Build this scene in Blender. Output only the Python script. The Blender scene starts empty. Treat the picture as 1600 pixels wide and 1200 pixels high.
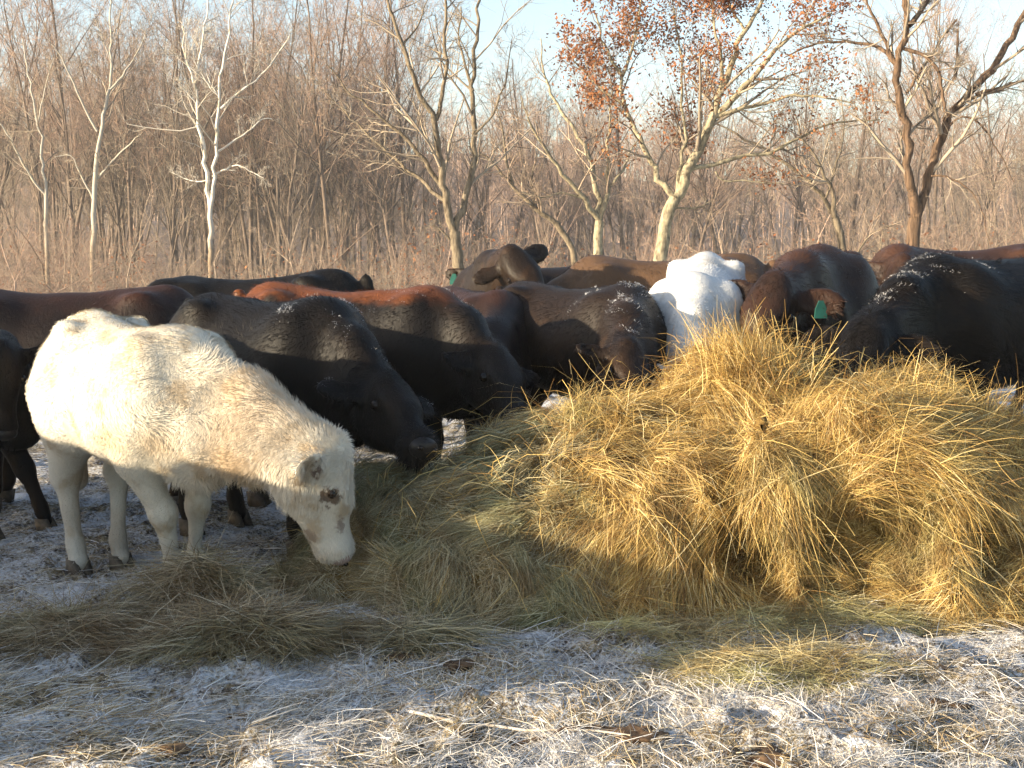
import bpy, bmesh, math
import numpy as np
from mathutils import Vector, Matrix

# ------------------------------------------------------------------ camera, sky, sun, exposure
SC = bpy.context.scene
COL = SC.collection
R = math.radians
F_PX, HORIZON, CAM_H = 2000.0, 410.0, 1.45           # focal length and horizon row in 1600x1200 pixels
PITCH = math.atan((600 - HORIZON) / F_PX)
cam = bpy.data.cameras.new('camera'); cam_o = bpy.data.objects.new('camera', cam); COL.objects.link(cam_o)
cam.sensor_width = 36; cam.lens = F_PX / 1600 * 36; cam.clip_start = 0.05; cam.clip_end = 3000
cam_o.location = (0, 0, CAM_H); cam_o.rotation_euler = (R(90) - PITCH, 0, 0)
SC.camera = cam_o

SUN_AZ, SUN_EL = 67.0, 13.0      # light travels this far to the right of straight ahead, sun this high
ux, uy = math.sin(R(SUN_AZ)), math.cos(R(SUN_AZ))
sl = bpy.data.lights.new('sun', 'SUN'); sl.energy = 5.0; sl.angle = R(0.5); sl.color = (1.0, 0.83, 0.58)
so = bpy.data.objects.new('sun', sl); COL.objects.link(so)
dv = Vector((ux * math.cos(R(SUN_EL)), uy * math.cos(R(SUN_EL)), -math.sin(R(SUN_EL))))
so.rotation_euler = dv.to_track_quat('-Z', 'Y').to_euler()
W = bpy.data.worlds.new('World'); SC.world = W; W.use_nodes = True
wn = W.node_tree.nodes; wl = W.node_tree.links
sky = wn.new('ShaderNodeTexSky'); sky.sky_type = 'NISHITA'; sky.sun_disc = False
sky.sun_elevation = R(SUN_EL); sky.sun_rotation = math.atan2(-ux, -uy)
sky.air_density = 1.0; sky.dust_density = 1.2; sky.ozone_density = 1.0
bg = wn['Background']; bg.inputs['Strength'].default_value = 0.105
wl.new(sky.outputs[0], bg.inputs['Color'])
SC.view_settings.view_transform = 'Standard'; SC.view_settings.look = 'None'
SC.view_settings.exposure = 1.68; SC.view_settings.gamma = 1.0
HAZE = 0.0008
SC.cycles.volume_bounces = 0; SC.cycles.use_denoising = True
SC.cycles.max_bounces = 4; SC.cycles.diffuse_bounces = 2; SC.cycles.glossy_bounces = 2
SC.cycles.transmission_bounces = 3; SC.cycles.transparent_max_bounces = 4
SC.cycles.use_adaptive_sampling = True; SC.cycles.adaptive_threshold = 0.02

# ------------------------------------------------------------------ helpers
rng = np.random.default_rng(7)
cp, sp = math.cos(PITCH), math.sin(PITCH)
def P(px, py, Y):
    """point at depth Y (metres ahead of the camera) seen at photo pixel px, py"""
    a = (px - 800) / F_PX; b = (600 - py) / F_PX
    d = np.array([a, cp + b * sp, -sp + b * cp])
    return np.array([0, 0, CAM_H]) + d * (Y / d[1])
def G(px, py, z=0.0):
    """point of the plane at height z seen at photo pixel px, py"""
    a = (px - 800) / F_PX; b = (600 - py) / F_PX
    d = np.array([a, cp + b * sp, -sp + b * cp])
    return np.array([0, 0, CAM_H]) + d * ((z - CAM_H) / d[2])
def unit(v):
    v = np.asarray(v, float); return v / (np.linalg.norm(v, axis=-1, keepdims=True) + 1e-12)
class Wave:
    """cheap smooth noise: a sum of random plane waves"""
    def __init__(s, seed, freq, n=9, dims=3):
        r = np.random.default_rng(seed)
        s.k = r.normal(size=(n, 3)) * freq * r.uniform(.5, 1.8, (n, 1)); s.k[:, dims:] = 0
        s.ph = r.uniform(0, 6.28, n); s.n = n
    def __call__(s, p):
        out = np.zeros(p.shape[:-1])
        for k, ph in zip(s.k, s.ph): out += np.sin(p @ k + ph)
        return out / math.sqrt(s.n)
def smooth01(a, b, x):
    t = np.clip((x - a) / (b - a), 0, 1); return t * t * (3 - 2 * t)

def np_mesh(name, V, quads=None, tris=None, smooth=True):
    V = np.ascontiguousarray(V, dtype=np.float32).reshape(-1, 3)
    loops, starts, tot = [], [], 0
    if quads is not None and len(quads):
        q = np.asarray(quads, np.int32).reshape(-1, 4); loops.append(q.ravel()); starts.append(np.arange(len(q)) * 4); tot = len(q) * 4
    if tris is not None and len(tris):
        t = np.asarray(tris, np.int32).reshape(-1, 3); loops.append(t.ravel()); starts.append(tot + np.arange(len(t)) * 3)
    loops = np.concatenate(loops).astype(np.int32); starts = np.concatenate(starts).astype(np.int32)
    me = bpy.data.meshes.new(name)
    me.vertices.add(len(V)); me.vertices.foreach_set('co', V.ravel())
    me.loops.add(len(loops)); me.loops.foreach_set('vertex_index', loops)
    me.polygons.add(len(starts)); me.polygons.foreach_set('loop_start', starts)
    me.update(calc_edges=True); me.validate()
    if smooth: me.polygons.foreach_set('use_smooth', np.ones(len(me.polygons), dtype=bool))
    return me
def link(name, me, mat, parent=None, loc=None):
    o = bpy.data.objects.new(name, me); COL.objects.link(o)
    if me is not None and mat is not None and not me.materials: me.materials.append(mat)
    if parent is not None: o.parent = parent
    if loc is not None: o.location = loc
    return o
def tag(o, label=None, cat=None, group=None, kind=None):
    if label: o['label'] = label
    if cat: o['category'] = cat
    if group: o['group'] = group
    if kind: o['kind'] = kind
    return o
def empty(name, loc, rz=0):
    o = bpy.data.objects.new(name, None); COL.objects.link(o); o.location = loc; o.rotation_euler = (0, 0, rz); o.empty_display_size = .2
    return o
def copy_tree(o, parent=None):
    c = o.copy(); COL.objects.link(c)
    if parent is not None: c.parent = parent
    for ch in list(o.children): copy_tree(ch, c)
    return c

def ribbons(pts, wvec):
    """pts (N,K,3) centre lines, wvec (N,K,3) half-width vectors -> verts, quads"""
    N, K, _ = pts.shape
    V = np.empty((N, K, 2, 3), np.float32); V[:, :, 0] = pts - wvec; V[:, :, 1] = pts + wvec
    base = (np.arange(N) * K * 2)[:, None] + (np.arange(K - 1) * 2)[None]
    q = np.stack([base, base + 1, base + 3, base + 2], -1).reshape(-1, 4)
    return V.reshape(-1, 3), q
def tubes(pts, rad, sides):
    N, K, _ = pts.shape
    t = np.empty_like(pts); t[:, 1:-1] = pts[:, 2:] - pts[:, :-2]; t[:, 0] = pts[:, 1] - pts[:, 0]; t[:, -1] = pts[:, -1] - pts[:, -2]
    t = unit(t)
    ref = np.zeros((N, 1, 3)); m = unit(pts[:, -1] - pts[:, 0]); use = np.abs(m[:, 2]) > .8
    ref[use, 0] = (1, 0, 0); ref[~use, 0] = (0, 0, 1)
    a = unit(np.cross(t, np.broadcast_to(ref, t.shape))); b = np.cross(t, a)
    ang = np.arange(sides) * 2 * math.pi / sides
    V = pts[:, :, None] + rad[:, :, None, None] * (a[:, :, None] * np.cos(ang)[None, None, :, None] + b[:, :, None] * np.sin(ang)[None, None, :, None])
    idx = np.arange(N * K * sides).reshape(N, K, sides); nx = np.roll(idx, -1, 2)
    q = np.stack([idx[:, :-1], nx[:, :-1], nx[:, 1:], idx[:, 1:]], -1).reshape(-1, 4)
    return V.reshape(-1, 3), q
def joinVQ(parts):
    Vs, Qs, n = [], [], 0
    for V, q in parts: Vs.append(V); Qs.append(q + n); n += len(V)
    return np.concatenate(Vs), np.concatenate(Qs)

def surface_nets(F, org, h, relax=1):
    s = F < 0
    cs = np.zeros(tuple(n - 1 for n in F.shape), np.int8)
    for dx in (0, 1):
        for dy in (0, 1):
            for dz in (0, 1):
                cs += s[dx:s.shape[0] - 1 + dx, dy:s.shape[1] - 1 + dy, dz:s.shape[2] - 1 + dz]
    idx = np.argwhere((cs > 0) & (cs < 8)); M = len(idx)
    acc = np.zeros((M, 3)); cnt = np.zeros(M)
    cor = [np.array(c) for c in np.ndindex(2, 2, 2)]
    for A in cor:
        for ax in range(3):
            if A[ax]: continue
            B = A.copy(); B[ax] = 1
            a = F[tuple((idx + A).T)]; b = F[tuple((idx + B).T)]
            m = (a < 0) != (b < 0); t = np.where(m, a / np.where(m, a - b, 1), 0)
            acc += np.where(m[:, None], A + t[:, None] * (B - A), 0); cnt += m
    V = idx + acc / cnt[:, None]
    ids = -np.ones(cs.shape, np.int64); ids[tuple(idx.T)] = np.arange(M)
    Q = []
    for ax in range(3):
        u, v = (ax + 1) % 3, (ax + 2) % 3
        sl0 = [slice(None)] * 3; sl1 = [slice(None)] * 3; sl0[ax] = slice(0, -1); sl1[ax] = slice(1, None)
        e = np.argwhere(s[tuple(sl0)] != s[tuple(sl1)])
        ok = (e[:, u] > 0) & (e[:, v] > 0) & (e[:, u] < F.shape[u] - 1) & (e[:, v] < F.shape[v] - 1)
        e = e[ok]; inside = s[tuple(e.T)]
        def cell(du, dv_):
            c = e.copy(); c[:, u] += du; c[:, v] += dv_; return ids[tuple(c.T)]
        q = np.stack([cell(-1, -1), cell(0, -1), cell(0, 0), cell(-1, 0)], 1)
        q[~inside] = q[~inside][:, ::-1]; Q.append(q)
    Q = np.concatenate(Q); Q = Q[(Q >= 0).all(1)]
    for _ in range(relax):
        A = np.zeros_like(V); C = np.zeros(len(V))
        for i in range(4):
            j = (i + 1) % 4
            np.add.at(A, Q[:, i], V[Q[:, j]]); np.add.at(C, Q[:, i], 1)
            np.add.at(A, Q[:, j], V[Q[:, i]]); np.add.at(C, Q[:, j], 1)
        V = V * .4 + .6 * A / np.maximum(C, 1)[:, None]
    return V * h + org, Q
def vert_normals(V, Q):
    n = np.cross(V[Q[:, 2]] - V[Q[:, 0]], V[Q[:, 3]] - V[Q[:, 1]])
    N = np.zeros_like(V)
    for i in range(4): np.add.at(N, Q[:, i], n)
    return unit(N)
def sample_surface(V, Q, N, n, r, weight=None):
    T = np.concatenate([Q[:, [0, 1, 2]], Q[:, [0, 2, 3]]])
    a = np.linalg.norm(np.cross(V[T[:, 1]] - V[T[:, 0]], V[T[:, 2]] - V[T[:, 0]]), axis=1)
    if weight is not None: a = a * weight(V[T].mean(1), unit(N[T].mean(1)))
    c = np.cumsum(a); k = np.searchsorted(c, r.uniform(0, c[-1], n)); k = np.minimum(k, len(T) - 1); t = T[k]
    w = r.uniform(size=(n, 2)); f = w.sum(1) > 1; w[f] = 1 - w[f]; w = np.column_stack([1 - w.sum(1), w])
    return (V[t] * w[:, :, None]).sum(1), unit((N[t] * w[:, :, None]).sum(1))

class Field:
    """implicit body made of blended solids on a voxel grid"""
    def __init__(s, lo, hi, h):
        s.lo = np.array(lo, float); s.h = h
        s.n = np.ceil((np.array(hi) - s.lo) / h).astype(int) + 1
        s.F = np.full(s.n, .3)
        s.ax = [s.lo[i] + h * np.arange(s.n[i]) for i in range(3)]
    def sub(s, lo, hi):
        a = np.clip(np.floor((lo - s.lo) / s.h).astype(int), 0, s.n - 1); b = np.clip(np.ceil((hi - s.lo) / s.h).astype(int) + 1, 1, s.n)
        sl = tuple(slice(a[i], b[i]) for i in range(3))
        return sl, s.ax[0][sl[0]][:, None, None], s.ax[1][sl[1]][None, :, None], s.ax[2][sl[2]][None, None, :]
    def blend(s, sl, d, k):
        a = s.F[sl]; h = np.maximum(k - np.abs(a - d), 0) / k
        s.F[sl] = np.minimum(a, d) - h * h * k * .25
    def carve(s, sl, d, k):
        a = s.F[sl]; d = -d; h = np.maximum(k - np.abs(a - d), 0) / k
        s.F[sl] = np.maximum(a, d) + h * h * k * .25
    def cap(s, a, b, ra, rb, k=.05):
        a = np.array(a, float); b = np.array(b, float); m = max(ra, rb) + k + .08
        sl, x, y, z = s.sub(np.minimum(a, b) - m, np.maximum(a, b) + m)
        ab = b - a; L = ab @ ab + 1e-9
        t = np.clip(((x - a[0]) * ab[0] + (y - a[1]) * ab[1] + (z - a[2]) * ab[2]) / L, 0, 1)
        d = np.sqrt((x - a[0] - t * ab[0]) ** 2 + (y - a[1] - t * ab[1]) ** 2 + (z - a[2] - t * ab[2]) ** 2) - (ra + t * (rb - ra))
        s.blend(sl, d, k)
    def ell(s, c, r, k=.05, M=None, carve=False):
        c = np.array(c, float); r = np.array(r, float); m = r.max() + k + .08
        sl, x, y, z = s.sub(c - m, c + m)
        x, y, z = x - c[0], y - c[1], z - c[2]
        if M is not None:
            M = np.asarray(M); x, y, z = (M[0, 0] * x + M[0, 1] * y + M[0, 2] * z, M[1, 0] * x + M[1, 1] * y + M[1, 2] * z, M[2, 0] * x + M[2, 1] * y + M[2, 2] * z)
        k0 = np.sqrt((x / r[0]) ** 2 + (y / r[1]) ** 2 + (z / r[2]) ** 2); k1 = np.sqrt((x / r[0] ** 2) ** 2 + (y / r[1] ** 2) ** 2 + (z / r[2] ** 2) ** 2) + 1e-9
        d = np.where(k0 < 1, (k0 - 1) * r.min(), k0 * (k0 - 1) / k1)
        (s.carve if carve else s.blend)(sl, d, k)

# ------------------------------------------------------------------ materials
class NT:
    def __init__(s, name):
        s.m = bpy.data.materials.new(name); s.m.use_nodes = True; s.t = s.m.node_tree; s.N = s.t.nodes; s.L = s.t.links
        s.b = s.N['Principled BSDF']; s.out = s.N['Material Output']
        s.b.inputs['Specular IOR Level'].default_value = .25
    def n(s, typ, **kw):
        x = s.N.new(typ)
        for k, v in kw.items(): setattr(x, k, v)
        return x
    def coord(s, which='Object'): return s.n('ShaderNodeTexCoord').outputs[which]
    def noise(s, vec, scale, detail=4, rough=.55, w=None):
        x = s.n('ShaderNodeTexNoise'); x.inputs['Scale'].default_value = scale; x.inputs['Detail'].default_value = detail; x.inputs['Roughness'].default_value = rough
        if vec is not None: s.L.new(vec, x.inputs['Vector'])
        return x.outputs['Fac']
    def scaled(s, vec, xyz):
        x = s.n('ShaderNodeMapping'); x.inputs['Scale'].default_value = xyz; s.L.new(vec, x.inputs['Vector']); return x.outputs[0]
    def ramp(s, fac, stops, mode='LINEAR'):
        x = s.n('ShaderNodeValToRGB'); x.color_ramp.interpolation = mode; e = x.color_ramp.elements
        while len(e) < len(stops): e.new(.5)
        for i, (p, c) in enumerate(stops):
            e[i].position = p; e[i].color = (*c, 1) if len(c) == 3 else c
        s.L.new(fac, x.inputs[0]); return x.outputs[0]
    def mix(s, fac, a, b, mode='MIX'):
        x = s.n('ShaderNodeMix', data_type='RGBA', blend_type=mode)
        for sock, v in ((x.inputs[0], fac), (x.inputs[6], a), (x.inputs[7], b)):
            if isinstance(v, bpy.types.NodeSocket): s.L.new(v, sock)
            elif isinstance(v, (int, float)): sock.default_value = v
            else: sock.default_value = (*v, 1)
        return x.outputs[2]
    def math(s, op, a, b=0.0, clamp=False):
        x = s.n('ShaderNodeMath', operation=op); x.use_clamp = clamp
        for i, v in enumerate((a, b)):
            if isinstance(v, bpy.types.NodeSocket): s.L.new(v, x.inputs[i])
            else: x.inputs[i].default_value = v
        return x.outputs[0]
    def rng(s, v, a, b, lo=0., hi=1.):
        x = s.n('ShaderNodeMapRange'); x.interpolation_type = 'SMOOTHSTEP'
        for i, q in enumerate((v, a, b, lo, hi)):
            if isinstance(q, bpy.types.NodeSocket): s.L.new(q, x.inputs[i])
            else: x.inputs[i].default_value = q
        return x.outputs[0]
    def xyz(s, v):
        x = s.n('ShaderNodeSeparateXYZ'); s.L.new(v, x.inputs[0]); return x.outputs
    def island(s): return s.n('ShaderNodeNewGeometry').outputs['Random Per Island']
    def bump(s, h, strength, dist):
        x = s.n('ShaderNodeBump'); x.inputs['Strength'].default_value = strength; x.inputs['Distance'].default_value = dist
        s.L.new(h, x.inputs['Height']); s.L.new(x.outputs[0], s.b.inputs['Normal'])
    def col(s, c, rough=.8):
        if isinstance(c, bpy.types.NodeSocket): s.L.new(c, s.b.inputs['Base Color'])
        else: s.b.inputs['Base Color'].default_value = (*c, 1)
        s.b.inputs['Roughness'].default_value = rough
    def translucent(s, c, amount):
        t = s.n('ShaderNodeBsdfTranslucent'); s.L.new(c, t.inputs[0]) if isinstance(c, bpy.types.NodeSocket) else None
        m = s.n('ShaderNodeMixShader'); m.inputs[0].default_value = amount
        s.L.new(s.b.outputs[0], m.inputs[1]); s.L.new(t.outputs[0], m.inputs[2]); s.L.new(m.outputs[0], s.out.inputs[0])

def mat_hay(name, stops, green, gpos=.55):
    t = NT(name); v = t.coord('Object'); i = t.island()
    c = t.ramp(i, stops)
    g = t.ramp(i, green)
    f = t.rng(t.noise(v, 1.6, 3), gpos - .08, gpos + .1)
    c = t.mix(f, c, g); c = t.mix(t.math('MULTIPLY', t.rng(t.noise(v, 6, 3), .47, .66), .58), c, (.16, .09, .035), 'MIX'); t.col(c, .62); t.translucent(c, .22); return t.m
HAY = mat_hay('hay_blades', [(0, (.15, .08, .03)), (.25, (.36, .22, .07)), (.6, (.60, .42, .14)), (.85, (.74, .56, .23)), (1, (.86, .74, .45))],
              [(0, (.22, .17, .06)), (.4, (.38, .33, .13)), (.8, (.52, .46, .22)), (1, (.66, .60, .38))], .63)
HAYG = mat_hay('greenish_shaded_hay_blades', [(0, (.16, .12, .06)), (.35, (.30, .25, .14)), (.7, (.42, .36, .22)), (1, (.62, .56, .40))],
               [(0, (.15, .13, .06)), (.4, (.27, .26, .13)), (.8, (.38, .37, .21)), (1, (.58, .57, .40))], .50)  # greener hay of the left slope; its shaded greyness is put into the colour
def mat_core():
    t = NT('packed_hay'); v = t.coord('Object')
    n = t.noise(t.scaled(v, (1, 1, 3)), 30, 5, .7)
    t.col(t.ramp(n, [(.3, (.10, .06, .02)), (.55, (.30, .19, .06)), (.8, (.48, .34, .12))]), .9); t.bump(n, 1, .03); return t.m
CORE = mat_core()
def mat_straw():
    t = NT('frosted_straw'); i = t.island(); v = t.coord('Object')
    c = t.ramp(i, [(0, (.14, .09, .05)), (.25, (.36, .26, .13)), (.55, (.55, .45, .29)), (.72, (.66, .62, .55)), (1, (.82, .83, .86))])
    f = t.rng(t.noise(v, 1.3, 4), .42, .62)
    c = t.mix(t.math('MULTIPLY', f, .5), c, (.80, .81, .84)); t.col(c, .7); t.translucent(c, .15); return t.m
STRAW = mat_straw()
def mat_ground():
    t = NT('frosted_pasture'); v = t.coord('Object'); s = t.xyz(v)
    n1 = t.noise(v, 2.2, 6, .6); n2 = t.noise(v, 14, 6, .7); n3 = t.noise(v, 55, 4, .7)
    mud = t.ramp(n2, [(.3, (.045, .032, .024)), (.6, (.12, .088, .06)), (.8, (.20, .15, .10))])
    str_ = t.ramp(n3, [(.3, (.16, .12, .07)), (.55, (.42, .34, .20)), (.75, (.60, .52, .38))])
    c = t.mix(t.rng(n2, .42, .58), mud, str_)
    fr = t.math('ADD', t.math('MULTIPLY', n1, .6), t.math('MULTIPLY', n3, .55))
    c = t.mix(t.rng(fr, .50, .68), c, (.72, .74, .79))
    far = t.rng(t.math('ADD', s[1], t.math('MULTIPLY', n1, 14)), 44, 56)
    lit = t.ramp(t.noise(v, .9, 8, .75), [(.3, (.09, .065, .055)), (.5, (.17, .125, .10)), (.62, (.24, .16, .11)), (.75, (.27, .23, .21))])
    t.col(t.mix(far, c, lit), .85)
    t.bump(t.math('ADD', n2, t.math('MULTIPLY', n3, .5)), .9, .05); return t.m
GROUND = mat_ground()
def mat_bark(name, dark, light, white=None, wz=(3, 6), scale=6., aspect=(1, 1, .18), thr=(.4, .62)):
    t = NT(name); v = t.coord('Object'); n = t.noise(t.scaled(v, aspect), scale, 6, .65)
    c = t.ramp(n, [(thr[0] - .1, dark), (thr[1] + .1, light)])
    if white:
        z = t.xyz(v)[2]; p = t.noise(t.scaled(v, (1, 1, .4)), 1.6, 4)
        f = t.rng(t.math('ADD', z, t.math('MULTIPLY', p, 3)), wz[0] + 1.0, wz[1] + 1.8)
        spots = t.rng(t.noise(t.scaled(v, (1, 1, .5)), 3.5, 3), .56, .60)
        c = t.mix(f, c, t.mix(spots, white, (.42, .38, .30)))
    t.col(c, .9); t.bump(n, .8, .03); return t.m
BARK_GREY = mat_bark('grey_brown_bark', (.05, .038, .028), (.27, .22, .155), scale=16, aspect=(1, 1, .25), thr=(.42, .58))
BARK_LICHEN = mat_bark('lichened_oak_bark', (.07, .055, .04), (.40, .35, .24), scale=13, aspect=(1, 1, .5), thr=(.40, .55))
BARK_VINE = mat_bark('shaggy_dark_bark', (.025, .016, .011), (.20, .13, .085), scale=22, aspect=(1, 1, .09), thr=(.42, .58))
BARK_WHITE = mat_bark('sycamore_bark', (.14, .10, .07), (.36, .28, .19), white=(.56, .54, .50), wz=(3.2, 5.0), scale=8)
BARK_PALE = mat_bark('pale_sycamore_bark', (.14, .10, .07), (.34, .27, .19), white=(.38, .355, .31), wz=(3.2, 5.0), scale=8)
BARK_WOOD = mat_bark('woodland_bark', (.06, .045, .036), (.22, .17, .135), scale=4)
def mat_plain(name, a, b, scale=8., rough=.85):
    t = NT(name); n = t.noise(t.coord('Object'), scale, 4); t.col(t.ramp(n, [(.35, a), (.65, b)]), rough); return t.m
def mat_island(name, stops, rough=.8, transl=0):
    t = NT(name); c = t.ramp(t.island(), stops); t.col(c, rough)
    if transl: t.translucent(c, transl)
    return t.m
TWIG_GREY = mat_island('grey_twigs', [(0, (.12, .095, .075)), (1, (.40, .335, .26))])
TWIG_TAN = mat_island('tan_twigs', [(0, (.15, .11, .085)), (1, (.42, .33, .25))])
TWIG_RED = mat_island('reddish_twigs', [(0, (.18, .12, .095)), (1, (.48, .345, .265))])
TWIG_WHITE = mat_island('pale_twigs', [(0, (.26, .23, .19)), (1, (.55, .51, .45))])
LEAF = mat_island('dry_oak_leaves', [(0, (.12, .045, .02)), (.5, (.26, .10, .04)), (1, (.42, .19, .08))], .7, .3)

# ------------------------------------------------------------------ ground
gw1, gw2, gw3 = Wave(11, 9.0, dims=2), Wave(12, 24.0, n=14, dims=2), Wave(13, .35, dims=2)
hw1, hw2 = Wave(14, .02, dims=2), Wave(15, .06, dims=2)
pk = np.random.default_rng(44); NPK = 190
pock_x, pock_y = pk.uniform(-2.7, 2.7, NPK), 1 / pk.uniform(1 / 8., 1 / 3.2, NPK); pock_r, pock_d = pk.uniform(.05, .10, NPK), pk.uniform(.012, .04, NPK)
def pocks(x, y):
    z = np.zeros(x.size); m = np.flatnonzero((np.abs(x.ravel()) < 3) & (y.ravel() > 2.8) & (y.ravel() < 8.3)); 
    if len(m) == 0: return z.reshape(x.shape)
    X, Y = x.ravel()[m].astype(np.float32), y.ravel()[m].astype(np.float32); a = np.zeros(len(m), np.float32)
    for px_, py_, r_, d_ in zip(pock_x, pock_y, pock_r, pock_d):
        q = np.flatnonzero((np.abs(X - px_) < 2.4 * r_) & (np.abs(Y - py_) < 2.4 * r_)); e = ((X[q] - px_) ** 2 + (Y[q] - py_) ** 2) / r_ ** 2
        a[q] += d_ * (-np.exp(-e * 1.2) * 1.2 + .75 * np.exp(-(np.sqrt(e) - 1.35) ** 2 * 7))
    z[m] = a; return z.reshape(x.shape)
def gz(x, y):
    x = np.asarray(x, float); y = np.asarray(y, float); p = np.stack([x, y, np.zeros_like(x)], -1)
    near = 1 - smooth01(10, 30, np.hypot(x, y))
    z = near * (.018 * gw1(p) + .020 * np.abs(gw2(p)) - .018) + .03 * gw3(p) * smooth01(9, 20, y)
    z = z + pocks(x, y) - 1.2 * smooth01(16, 48, y)
    hill = smooth01(70, 300, y + 12 * hw1(p)) * (21 + 5 * hw1(p) - 3 * smooth01(-10, 60, x)) + 1.2 * hw2(p) * smooth01(55, 90, y)
    return z + hill
def spaced(dense, step, far, growth):
    out = [0.0]
    while out[-1] < dense: out.append(out[-1] + step)
    while out[-1] < far: step *= growth; out.append(out[-1] + step)
    return np.array(out)
xs = spaced(2.9, .034, 270, 1.07); xs = np.concatenate([-xs[:0:-1], xs])
ys = np.concatenate([-spaced(.5, .3, 50, 1.25)[:0:-1], spaced(3.0, .15, 2.9, 1), 3.15 + spaced(4.2, .036, 390, 1.05)])
gx, gy = np.meshgrid(xs, ys, indexing='ij')
gv = np.stack([gx, gy, gz(gx, gy)], -1).reshape(-1, 3)
ii = np.arange(gx.size).reshape(gx.shape)
gq = np.stack([ii[:-1, :-1], ii[1:, :-1], ii[1:, 1:], ii[:-1, 1:]], -1).reshape(-1, 4)
ground = link('ground', np_mesh('ground', gv, gq), GROUND); tag(ground, 'frosty trampled pasture with straw and mud rising to a leafy hill', kind='structure')

# ------------------------------------------------------------------ bare trees
def level(r, starts, dirs, lens, rads, K, curl, up, tip=.35):
    """grow one generation of branches; returns polylines and radii"""
    N = len(starts); pts = np.empty((N, K, 3)); pts[:, 0] = starts; d = unit(dirs)
    for k in range(1, K):
        d = unit(d + r.normal(size=(N, 3)) * curl + np.array([0, 0, up]))
        pts[:, k] = pts[:, k - 1] + d * (lens / (K - 1))[:, None]
    return pts, rads[:, None] * np.linspace(1, tip, K)[None]
def children(r, pts, rad, m, t0, t1, ang, lfac, rfac, minr=.003):
    N, K, _ = pts.shape
    t = r.uniform(t0, t1, (N, m)) * (K - 1); i = np.minimum(t.astype(int), K - 2); f = t - i; n = np.arange(N)[:, None]
    p = pts[n, i] * (1 - f)[..., None] + pts[n, i + 1] * f[..., None]
    tan = unit(pts[n, i + 1] - pts[n, i]); rr = rad[n, i] * (1 - f) + rad[n, i + 1] * f
    a = unit(np.cross(tan, r.normal(size=tan.shape))); th = np.radians(r.normal(ang, 11, (N, m)))[..., None]
    d = tan * np.cos(th) + a * np.sin(th)
    L = np.linalg.norm(np.diff(pts, axis=1), axis=2).sum(1)[:, None] * lfac * r.uniform(.6, 1.3, (N, m)) * (1.15 - .55 * t / (K - 1))
    return p.reshape(-1, 3), d.reshape(-1, 3), L.ravel(), np.maximum(rr.ravel() * rfac, minr)
def crown_of(r, lims, spec, minr=.004):
    """lims: list of (pts, rad); spec: generations (m, t0, t1, angle, lfac, rfac, K, curl, up, sides)"""
    out = []; cur = lims
    for m, t0, t1, ang, lf, rf, K, curl, up, sides in spec:
        S = [children(r, p, q, m, t0, t1, ang, lf, rf, minr) for p, q in cur]
        s_, d_, l_, r_ = (np.concatenate([x[k] for x in S]) for k in range(4))
        p, q = level(r, s_, d_, l_, r_, K, curl, up); out.append(tubes(p, q, sides)); cur = [(p, q)]
    return joinVQ(out), cur[0]
def resample(poly, rad, n):
    poly = np.asarray(poly, float); d = np.r_[0, np.cumsum(np.linalg.norm(np.diff(poly, axis=0), axis=1))]
    t = np.linspace(0, d[-1], n); m = [np.interp(t, d, poly[:, k]) for k in range(3)]
    q = np.stack(m, 1); q[1:-1] = .25 * q[:-2] + .5 * q[1:-1] + .25 * q[2:]
    return q, np.interp(t, np.linspace(0, d[-1], len(rad)), rad)
def leaf_quads(r, tips, n, size, spread):
    c = tips[r.integers(0, len(tips), n)] + r.normal(size=(n, 3)) * spread
    a = unit(r.normal(size=(n, 3))); b = unit(np.cross(a, r.normal(size=(n, 3)))); s = size * r.uniform(.6, 1.3, (n, 1))
    nrm = np.cross(a, b) * s * .25
    V = np.stack([c - a * s, c + b * s * .5 + nrm, c + a * s, c - b * s * .5 + nrm], 1).reshape(-1, 3)
    return V, np.arange(n * 4).reshape(-1, 4)
def photo_tree(name, label, Y, limbs, bark, twigs, spec, seed, depth=.5, leaves=0, leafpick=None, sides=9, minr=.004, rough=.0, thin=.66):
    """limbs: list of (pixel polyline, r0, r1) in metres; every limb wanders in depth too"""
    r = np.random.default_rng(seed); base = P(*limbs[0][0][0], Y); base[2] = gz(base[0], base[1]) - .1
    T = empty(name, base); tag(T, label, 'tree')
    lims, tr = [], []; depth_at = {}
    for li, (poly, r0, r1) in enumerate(limbs):
        r0, r1 = r0 * thin, r1 * thin
        y0 = depth_at.get(tuple(poly[0]), 0.0); slope = r.uniform(-depth, depth) if li else r.uniform(-.15, .15) * depth
        pts = []
        for k, q in enumerate(poly):
            dy = y0 + slope * k * .35; depth_at[tuple(q)] = dy; pts.append(P(*q, Y + dy) - base)
        if li == 0: pts[0][2] = 0
        q, rad = resample(pts, np.linspace(r0, r1, len(pts)), max(6, len(pts) * 3))
        if rough: rad = rad * (1 + rough * r.normal(size=len(rad)))
        L = np.linalg.norm(np.diff(q, axis=0), axis=1).sum(); q[1:-1] += r.normal(size=(len(q) - 2, 3)) * L * .006
        lims.append((q[None], rad[None])); tr.append(tubes(q[None], rad[None], sides))
    V, Q = joinVQ(tr); link('trunk', np_mesh('trunk', V, Q), bark, T)
    (V, Q), last = crown_of(r, lims[1:] if len(lims) > 1 else lims, spec, minr)
    cr = link('crown', np_mesh('crown', V, Q), twigs, T)
    if leaves:
        tips = last[0][:, -1]
        if leafpick is not None: tips = tips[leafpick(tips + base)]
        V, Q = leaf_quads(r, tips, leaves, .038, .12); l = link('leaves', np_mesh('leaves', V, Q, smooth=False), LEAF, cr); l['kind'] = 'stuff'
    return T
r_leaf = np.random.default_rng(3)
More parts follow.
